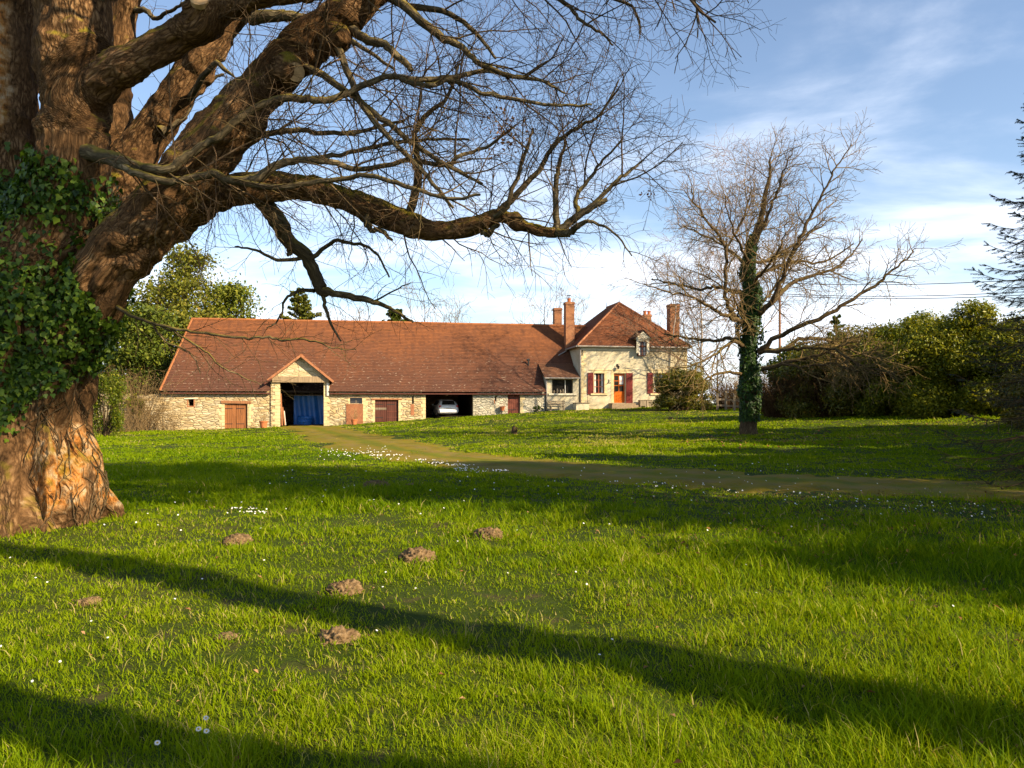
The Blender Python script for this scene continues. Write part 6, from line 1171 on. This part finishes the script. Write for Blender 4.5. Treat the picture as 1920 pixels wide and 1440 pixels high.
# spruce at the right edge (needles on every twig)
def spruce(loc, h, rb, label, group=None):
    t = empty('spruce', loc); tag(t, label, 'spruce', group); tk = Tubes(); tk.add([(0, 0, -.3), (.02, 0, h * .3), (0, .02, h * .6), (0, 0, h * .97)], [.17, .13, .08, .015], 10); br = Tubes(); S, E_ = [], []
    zb = .5; k = 0
    while zb < h - .15:
        f = zb / h; nb = 7 if f < .8 else 5
        for i in range(nb):
            a_ = 2 * math.pi * i / nb + k * 1.1 + rng.gauss(0, .15); L = max(.2, rb * (1 - f) ** .85 * rng.uniform(.75, 1.15)); p = (0, 0, zb + rng.uniform(-.05, .05)); n = 9; el = .25 - .55 * (1 - f); pts = [p]
            for j in range(n): e_ = el + .95 * (j / n) ** 2 * (1 - .2 * f) - .15 * math.sin(math.pi * j / n); d_ = vnorm((math.cos(a_) + rng.gauss(0, .03), math.sin(a_) + rng.gauss(0, .03), e_)); p = vadd(p, vmul(d_, L / n)); pts.append(p)
            br.add(pts, [max(.005, .022 * (1 - j / n) * (1 - .5 * f)) for j in range(n + 1)], 4); S += pts[2:-1]; E_ += pts[3:]
            for j in range(2, n + 1):
                for sg in (-1, 1):
                    l2 = L * .46 * (1.15 - j / n) * rng.uniform(.6, 1.2) + .05; dv = vnorm(tuple(pts[j][q_] - pts[j - 1][q_] for q_ in range(3))); sd_ = vnorm(vcross(dv, (0, 0, 1))); d2 = vnorm(vadd(vadd(vmul(dv, .75), vmul(sd_, sg * .75)), (0, 0, rng.gauss(-.32, .2)))); m_ = 3; q0 = pts[j]
                    for z_ in range(m_): q1 = vadd(q0, vmul(d2, l2 / m_)); S.append(q0); E_.append(q1); q0 = q1; d2 = vnorm((d2[0], d2[1], d2[2] + .06))
                    br.add([pts[j], vadd(pts[j], vmul(d2, l2 * .5)), q0], [.007, .005, .003], 3)
        zb += rng.uniform(.24, .34) * (1.1 - .35 * f); k += 1
    S, E_ = np.array(S), np.array(E_); per = 22; m_ = len(S); u = nrg.random((m_, per, 1)); P0 = (S[:, None] * (1 - u) + E_[:, None] * u).reshape(-1, 3); ax = np.repeat(E_ - S, per, 0); ax /= np.maximum(np.linalg.norm(ax, axis=1, keepdims=True), 1e-6)
    rd_ = nrg.normal(size=P0.shape); rd_ -= (rd_ * ax).sum(1, keepdims=True) * ax; rd_ /= np.linalg.norm(rd_, axis=1, keepdims=True); d_ = rd_ * .85 + ax * .6; d_ /= np.linalg.norm(d_, axis=1, keepdims=True); n = len(P0); ln = nrg.uniform(.022, .042, n)[:, None]; w_ = np.cross(d_, ax); w_ /= np.maximum(np.linalg.norm(w_, axis=1, keepdims=True), 1e-6)
    V = np.stack([P0 - w_ * .0034, P0 + w_ * .0034, P0 + d_ * ln], 1).reshape(-1, 3); kx = np.arange(n) * 3; tk.build('trunk', M['oak_bark'], t); br.build('branches', M['twig_bark'], t); link('needles', np_mesh('needles', V, [np.stack([kx, kx + 1, kx + 2], -1)], {'tint': np.repeat(np.clip(nrg.normal(.45, .25, n), 0, 1), 3)}), M['spruce_needle'], t); return t
sp_loc = W(2008, 760, 15); sp = spruce((sp_loc.x, sp_loc.y, tz(sp_loc.x, sp_loc.y)), 9.0, 2.5, 'dark spruce reaching in from the right picture edge', 'spruces along the right side')
# more trees of the same garden, out of the picture, whose shade falls across the lawn
def shade_conifer(x, y, h, rb, lab, nb=80, nsp=300, f0=.12): conifer('conifer', (x, y, tz(x, y)), h, rb, lab, 'dark_conifer_foliage', 'conifers out of the picture on the right', nb, nsp, .46, -.08, .4, (.4, .2), .5)
shade_conifer(20.5, 11.5, 10.5, 3.0, 'dense conifer just beyond the right picture edge')
shade_conifer(25.5, 15.0, 12.0, 3.4, 'second dense conifer beyond the right picture edge')
shade_conifer(24.5, 21.0, 10.5, 3.2, 'third dense conifer, beside the laurel row')
shade_conifer(30.0, 20.5, 12.5, 3.4, 'tallest conifer far beyond the right picture edge')
shade_conifer(21.5, 26.0, 10.0, 2.8, 'conifer between the spruce and the laurel row')
shade_conifer(28.0, 26.5, 11.5, 3.4, 'broad conifer behind the one beside the laurel row')
shade_conifer(17.8, 15.0, 10.5, 2.6, 'narrow dense conifer nearest the spruce')
dup(sp, (19.0, 19.0, tz(19.0, 19.0)), 2.0, 1.0, 'second spruce right of the picture edge')
cfgSh = dict(seg=[.25, .35, .5, .7], wob=.12, trop=[.05, .08, .06, .03], rmin=.006, taper=.4, dens=[0, 2.6, 1.8, 1.3], ang=(25, 55), len=[.8, 1.7, 3.2], rad=[.010, .022, .05])
pine((10.9, -1.35, tz(10.9, -1.35)), 15.8, 'tall pine right of the camera with a thick bent limb', .42, 12.6, 2.2, 17, 120, .25, limb=[((0, 0, 3.6), .30), ((-1.2, -.75, 4.6), .30), ((-2.4, -.95, 5.7), .29), ((-3.0, -1.0, 6.7), .27), ((-2.6, -1.3, 7.8), .20), ((-2.2, -1.6, 9.2), .12)])
pine((17.6, 4.6, tz(17.6, 4.6)), 18, 'broad pine right of the camera nearer the lawn', .34, 6.0, 3.2, 90, 180, .27, taper=.4)
pine((14.2, 4.9, tz(14.2, 4.9)), 17.5, 'slender dense pine right of the camera beside the broad one', .30, 6.4, 2.1, 75, 190, .26, taper=.25)
pine((22.0, 6.6, tz(22.0, 6.6)), 15, 'third pine right of the camera, standing farthest away', .32, 4.5, 3.8, 90, 190, .27)
bush('holly', (9.2, 4.6, tz(9.2, 4.6)), 1.3, 1.3, 4.3, 'upright holly beyond the right edge of the near lawn', 'bush', 'laurel_leaf', 7000, .13, None, 36, tint=(.3, .2))

# ------------------------------------------------------------------ ground: molehills, grass, daisies, leaves
holes_xy = []
for px, py, wd, lab in ((445, 1018, 46, 'flat pale molehill farthest left in front of the old trunk'), (705, 913, 44, 'reddish molehill farthest back on the shaded lawn'), (775, 915, 30, 'small flat molehill right of the farthest one'), (915, 1010, 50, 'brown molehill behind the others on the right'), (783, 1048, 62, 'crumbly molehill second from the camera side on the right'), (645, 1102, 58, 'tallest dark molehill in the middle of the lawn'), (633, 1196, 62, 'pale crumbly molehill nearest the camera'), (168, 1128, 38, 'low molehill at the left below the old trunk'), (424, 1198, 36, 'flattened pale molehill left of the nearest one'), (1207, 778, 12, 'round brown mound on the rise before the house door')):
    x, y = onground(px, py); r = wd * y / F * .55; holes_xy.append((x, y, r)); bm = bmesh.new(); bmesh.ops.create_icosphere(bm, subdivisions=5, radius=1)
    V = np.array([v.co[:] for v in bm.verts]); s = rng.uniform(0, 50); n1_ = fbm(V * 2.1 + s, 3) - .5; cl_ = np.abs(fbm(V * 5.0 + s, 3) - .5); n2_ = fbm(V * 9 + s, 2) - .5
    k_ = 1 + .5 * n1_ - .9 * cl_ + .35 * n2_ + .12
    for v, q_ in zip(bm.verts, k_): v.co = Vector((v.co.x * r * q_, v.co.y * r * q_, max(-.3, v.co.z) * r * (.62 if wd > 40 else .4) * q_ ** 1.5))
    for _ in range(34 if wd > 25 else 0):
        a_ = rng.uniform(0, 6.28); q_ = r * rng.uniform(.85, 1.75); e_ = rng.uniform(.03, .10) * r; bmesh.ops.create_icosphere(bm, subdivisions=1, radius=e_, matrix=Matrix.Translation((math.cos(a_) * q_, math.sin(a_) * q_, .012 + e_ * .5)) @ Matrix.Diagonal((1, rng.uniform(.6, 1.2), rng.uniform(.6, 1), 1)))
    me = bpy.data.meshes.new('molehill'); bm.to_mesh(me); bm.free(); o = link('molehill', me, M['mole'], None, True); o.location = (x, y, tz(x, y) - .01); tag(o, lab, 'molehill', 'molehills on the lawn')
q = onground(962, 814); mb = MB(); mb.tube([(0, 0, -.2), (.02, 0, .2), (.05, .02, .42)], [.12, .10, .08], 9); mb.tube([(.08, 0, -.1), (.16, 0, .15), (.2, 0, .38)], [.07, .06, .03], 7); o = mb.build('tree_stump', M['oak_bark_plain'] if 'oak_bark_plain' in M else plain('oak_bark_plain', (.07, .045, .025), .9, .1)); o.location = (q[0], q[1], tz(*q)); tag(o, 'short dark broken stump standing alone on the lawn before the barn', 'stump')

def blades(n, d0, d1, wf, hf, seed):
    g = np.random.default_rng(seed); y = np.sqrt(g.uniform(d0 ** 2, d1 ** 2, int(n * 1.0))); hw = .78 * y + 2.6; x = g.uniform(-1, 1, len(y)) * hw
    cl_ = g.random(len(y)) < (0 if hf < .1 else .62 if d1 < 20 else .3); ncl_ = max(4, int(len(y) / (90 if d1 < 9 else 40))); cy_ = np.sqrt(g.uniform(d0 ** 2, d1 ** 2, ncl_)); cx_ = g.uniform(-1, 1, ncl_) * (.78 * cy_ + 2.6); ci_ = g.integers(0, ncl_, len(y)); cr_ = g.uniform(.05, .16, ncl_)[ci_] * (1 + d0 / 25); ox, oy = g.normal(0, 1, len(y)) * cr_, g.normal(0, 1, len(y)) * cr_
    x = np.where(cl_, cx_[ci_] + ox, x); y = np.where(cl_, cy_[ci_] + oy, y); hcl = np.where(cl_, g.uniform(.8, 1.7, ncl_)[ci_], .8); lean_ = np.arctan2(oy, ox); tcl = np.where(cl_, g.normal(0, .12, ncl_)[ci_], 0)
    td = trackdist(x, y) + (fbm2(x, y, .6, 3, 91) - .45) * 1.8; ok = (td > 0) | (g.random(len(y)) < np.clip((fbm2(x, y, .8, 3, 77) - .32) * 4, .35, .95) + .5 * (td < -1.35))
    for hx, hy, hr in holes_xy: ok &= np.hypot(x - hx, y - hy) > hr * .72
    ok &= ~((np.hypot(x - BO.x, y - BO.y) < .9)); sb = (x - BP.x) * BU.x + (y - BP.y) * BU.y; wb_ = (x - BP.x) * BV.x + (y - BP.y) * BV.y; ok &= ~((wb_ > -.05) & (wb_ < 12.3) & (sb > -.2) & (sb < sx(1289)))
    dens_ = fbm2(x, y, .9, 3, 2); bare = fbm2(x, y, .45, 4, 8); ok &= g.random(len(y)) < (np.clip(.25 + (dens_ - .3) * 3.2, .2, 1) * np.clip((bare - .30) * 7, .15, 1) if hf > .1 else np.clip((bare - .26) * 7, .35, 1))
    # worn, leaf-strewn ground near the track on the right
    worn = np.clip(1 - np.abs(td - 1.6) / 2.2, 0, 1) * (x > 1.0); ok &= g.random(len(y)) > worn * .72
    x, y, td, hcl, lean_, cl_, tcl = x[ok], y[ok], td[ok], hcl[ok], lean_[ok], cl_[ok], tcl[ok]; n = len(x); lush = np.clip((fbm2(x, y, .35, 3, 12) - .38) * 3.2 + .12 * x / 2.0 * (y < 11), .15, 1.35); tuss = np.clip((fbm2(x, y, 1.7, 3, 21) - .38) * 4.5, .15, 1.7)
    h = hf * (0.45 + .75 * lush) * (.6 + .45 * tuss) * g.uniform(.55, 1.35, n) * hcl; h = np.where(td < 0, h * .36, h); wd = wf * g.uniform(.7, 1.3, n) * (.0014 + .00095 * y)
    z = terrain(x, y) - .008; ya = g.uniform(0, 2 * math.pi, n); wx, wy = np.cos(ya), np.sin(ya); ba = g.normal(2.6, 1.1, n) + (g.random(n) < .3) * g.uniform(0, 6.28, n); ba = np.where(cl_ & (g.random(n) < .7), lean_ + g.normal(0, .5, n), ba); bend = g.uniform(.25, 1.0, n) * h; bx, by = np.cos(ba) * bend, np.sin(ba) * bend
    def P(u, ws): return np.stack([x + bx * u ** 2 + wx * wd * ws, y + by * u ** 2 + wy * wd * ws, z + h * (u - .25 * u ** 2 * (bend / h))], -1)
    V = np.stack([P(0, -.5), P(0, .5), P(.55, -.42), P(.55, .42), P(1.0, 0)], 1).reshape(-1, 3); k = np.arange(n) * 5
    pt = fbm2(x, y, .22, 3, 31); ti = np.clip(g.normal(.46, .15, n) + tcl + (pt - .5) * .8 + (g.random(n) < .03 + .16 * np.clip((.46 - fbm2(x, y, .45, 4, 8)) * 6, 0, 1)) * .6, 0, 1); ti = np.where(y > 30, np.clip(ti + .10 + .25 * (pt > .56), 0, 1), ti); ti = np.where(td < .3, np.clip(ti + .25, 0, 1), ti)
    return V, np.stack([k, k + 1, k + 3, k + 2], -1), np.stack([k + 2, k + 3, k + 4], -1), np.repeat(ti, 5)
VV, QQ, TT, AA = [], [], [], []; b = 0
rings = [1.6, 2.4, 3.4, 4.8, 6.6, 9, 12.5, 17, 24, 34, 48, 70]
for i in range(len(rings) - 1):
    d0, d1 = rings[i], rings[i + 1]; dm_ = (d0 + d1) / 2; area = .78 * (d1 ** 2 - d0 ** 2) + 5.2 * (d1 - d0); n = int(min(8500, 64000 / dm_ ** 1.9) * area); v, q_, t_, a_ = blades(n, d0, d1, 1.0, .115 if d1 < 20 else .125, 100 + i); VV.append(v); QQ.append(q_ + b); TT.append(t_ + b); AA.append(a_); b += len(v)
for i in range(11):
    d0, d1 = rings[i], rings[i + 1]; dm_ = (d0 + d1) / 2; area = .78 * (d1 ** 2 - d0 ** 2) + 5.2 * (d1 - d0); n = int(min(9000, (70000 if d1 < 13 else 95000) / dm_ ** 1.9) * area); v, q_, t_, a_ = blades(n, d0, d1, 1.15 if d1 < 13 else 1.9, .052 if d1 < 13 else .075, 300 + i); VV.append(v); QQ.append(q_ + b); TT.append(t_ + b); AA.append(a_ * .9); b += len(v)
o = link('grass', np_mesh('grass', np.concatenate(VV), [np.concatenate(QQ), np.concatenate(TT)], {'tint': np.concatenate(AA)}), M['grass_blade']); tag(o, 'lush green grass with tussocks and long blades covering the lawn', 'grass', kind='stuff'); print('grass blades', b // 5)
# fallen leaves
x = np.concatenate([nrg.uniform(-7, 7, 420), nrg.uniform(1.5, 11, 2600), nrg.uniform(6, 22, 350)]); y = np.concatenate([nrg.uniform(3.2, 14, 420), nrg.uniform(8, 14.5, 2600), nrg.uniform(26, 37, 350)])
kp = np.ones(len(x), bool); kp[420:3020] = fbm2(x[420:3020], y[420:3020], .6, 3, 55) > .46; x, y = x[kp], y[kp]; n = len(x)
C = np.stack([x, y, terrain(x, y) + nrg.uniform(.02, .07, n)], -1); V, Q, T_ = leafquads(C, np.array([[0, 0, 1.0]]) + nrg.normal(0, .35, (n, 3)), np.where(y > 20, .12, nrg.uniform(.02, .05, n)), nrg.uniform(0, 1, n), .6, .7)
o = link('fallen_leaves', np_mesh('fallen_leaves', V, [Q], {'tint': T_}), M['dead_leaf']); tag(o, 'scattered brown fallen leaves lying on the lawn', 'leaves', kind='stuff')
# daisies
def daisy(C, rr):
    n = len(C); k = 9; a = np.linspace(0, 2 * math.pi, k, endpoint=False); nn = np.array([[.25, -.45, 1.0]]) + nrg.normal(0, .25, (n, 3)); nn /= np.linalg.norm(nn, axis=1, keepdims=True); u = np.cross(nn, [[0, 1.0, 0]]); u /= np.linalg.norm(u, axis=1, keepdims=True); v = np.cross(nn, u)
    rj = rr[:, None, None] * (1 + .0 * a[None, :, None]); V = C[:, None] + (u[:, None] * np.cos(a)[None, :, None] + v[:, None] * np.sin(a)[None, :, None]) * rj; return V.reshape(-1, 3), (np.arange(n)[:, None] * k + np.arange(k)[None])
xs_, ys_ = [], []
for (p0, p1, wdt, cnt) in (((605, 846), (730, 843), 9, 150), ((690, 852), (760, 856), 5, 90), ((780, 862), (880, 876), 5, 120), ((850, 880), (950, 890), 5, 110), ((430, 955), (500, 968), 10, 60), ((1130, 910), (1420, 925), 8, 60), ((1450, 935), (1880, 985), 16, 110), ((250, 990), (300, 1000), 4, 8)):
    for i in range(cnt):
        t = rng.random()
        if rng.random() < .45: continue
        px = p0[0] + (p1[0] - p0[0]) * t + rng.gauss(0, 6); py = p0[1] + (p1[1] - p0[1]) * t + rng.gauss(0, wdt * .5); D = CAMZ * F / max(60, py - HOR) * 1.0
        q = None; xs_.append((px, py))
dx, dy = [], []
for px, py in xs_:
    D = 20.0
    for _ in range(6): zt = float(_wt[n_] + _wt[n_ + 1] * ((px - 960) / F * D) + _wt[n_ + 2] * D) if False else 0.0; D = (CAMZ - zt) * F / (py - HOR)
    dx.append((px - 960) / F * D); dy.append(D)
for i in range(160): dx.append(rng.uniform(-6, 8)); dy.append(rng.uniform(4.5, 20))
dx, dy = np.array(dx), np.array(dy); C = np.stack([dx, dy, terrain(dx, dy) + np.where(dy > 12, .075, .07)], -1); V, Q = daisy(C, np.clip(.005 + .0006 * dy, .008, .019)); V2, Q2 = daisy(C + np.array([0, -.002, .003]), np.clip(.005 + .0006 * dy, .008, .019) * .35)
o = link('daisies', np_mesh('daisies', V, [Q], {'tint': np.full(len(V), .6)}), M['petal']); tag(o, 'small white daisies sprinkled along the edge of the track and in the grass', 'daisies', kind='stuff')
for px, py, lab in ((387, 1383, 'largest white daisy at the bottom of the lawn'), (373, 1412, 'white daisy just below the largest one'), (388, 1414, 'white daisy right of the pair under the largest'), (296, 1433, 'white daisy lowest in the grass near the picture edge')):
    x, y = onground(px, py); t = empty('daisy', (x, y, tz(x, y))); tag(t, lab, 'daisy', 'daisies in the near grass'); y0 = .115
    mb = MB(); mb.tube([(0, 0, 0), (.004, 0, .06), (0, -.004, y0)], .0014, 5); mb.build('stem', M['stem_green'] if 'stem_green' in M else plain('stem_green', (.05, .10, .01)), t)
    mb = MB(); up = Vector((.3, -.6, .9)).normalized(); u = up.cross(Vector((0, 1, 0))).normalized(); v = up.cross(u); c = Vector((0, -.005, y0 + .002))
    for i in range(15):
        a = 2 * math.pi * i / 15; d_ = u * math.cos(a) + v * math.sin(a); s_ = up.cross(d_); mb.add([c + d_ * .003, c + d_ * .009 + s_ * .0026 + up * .001, c + d_ * .0145, c + d_ * .009 - s_ * .0026 + up * .001], [(0, 1, 2, 3)])
    o = mb.build('petals', M['petal'], t); mb = MB(); mb.tube([c - up * .001, c + up * .0025], .004, 8); mb.build('heart', M['daisy_heart'], t)
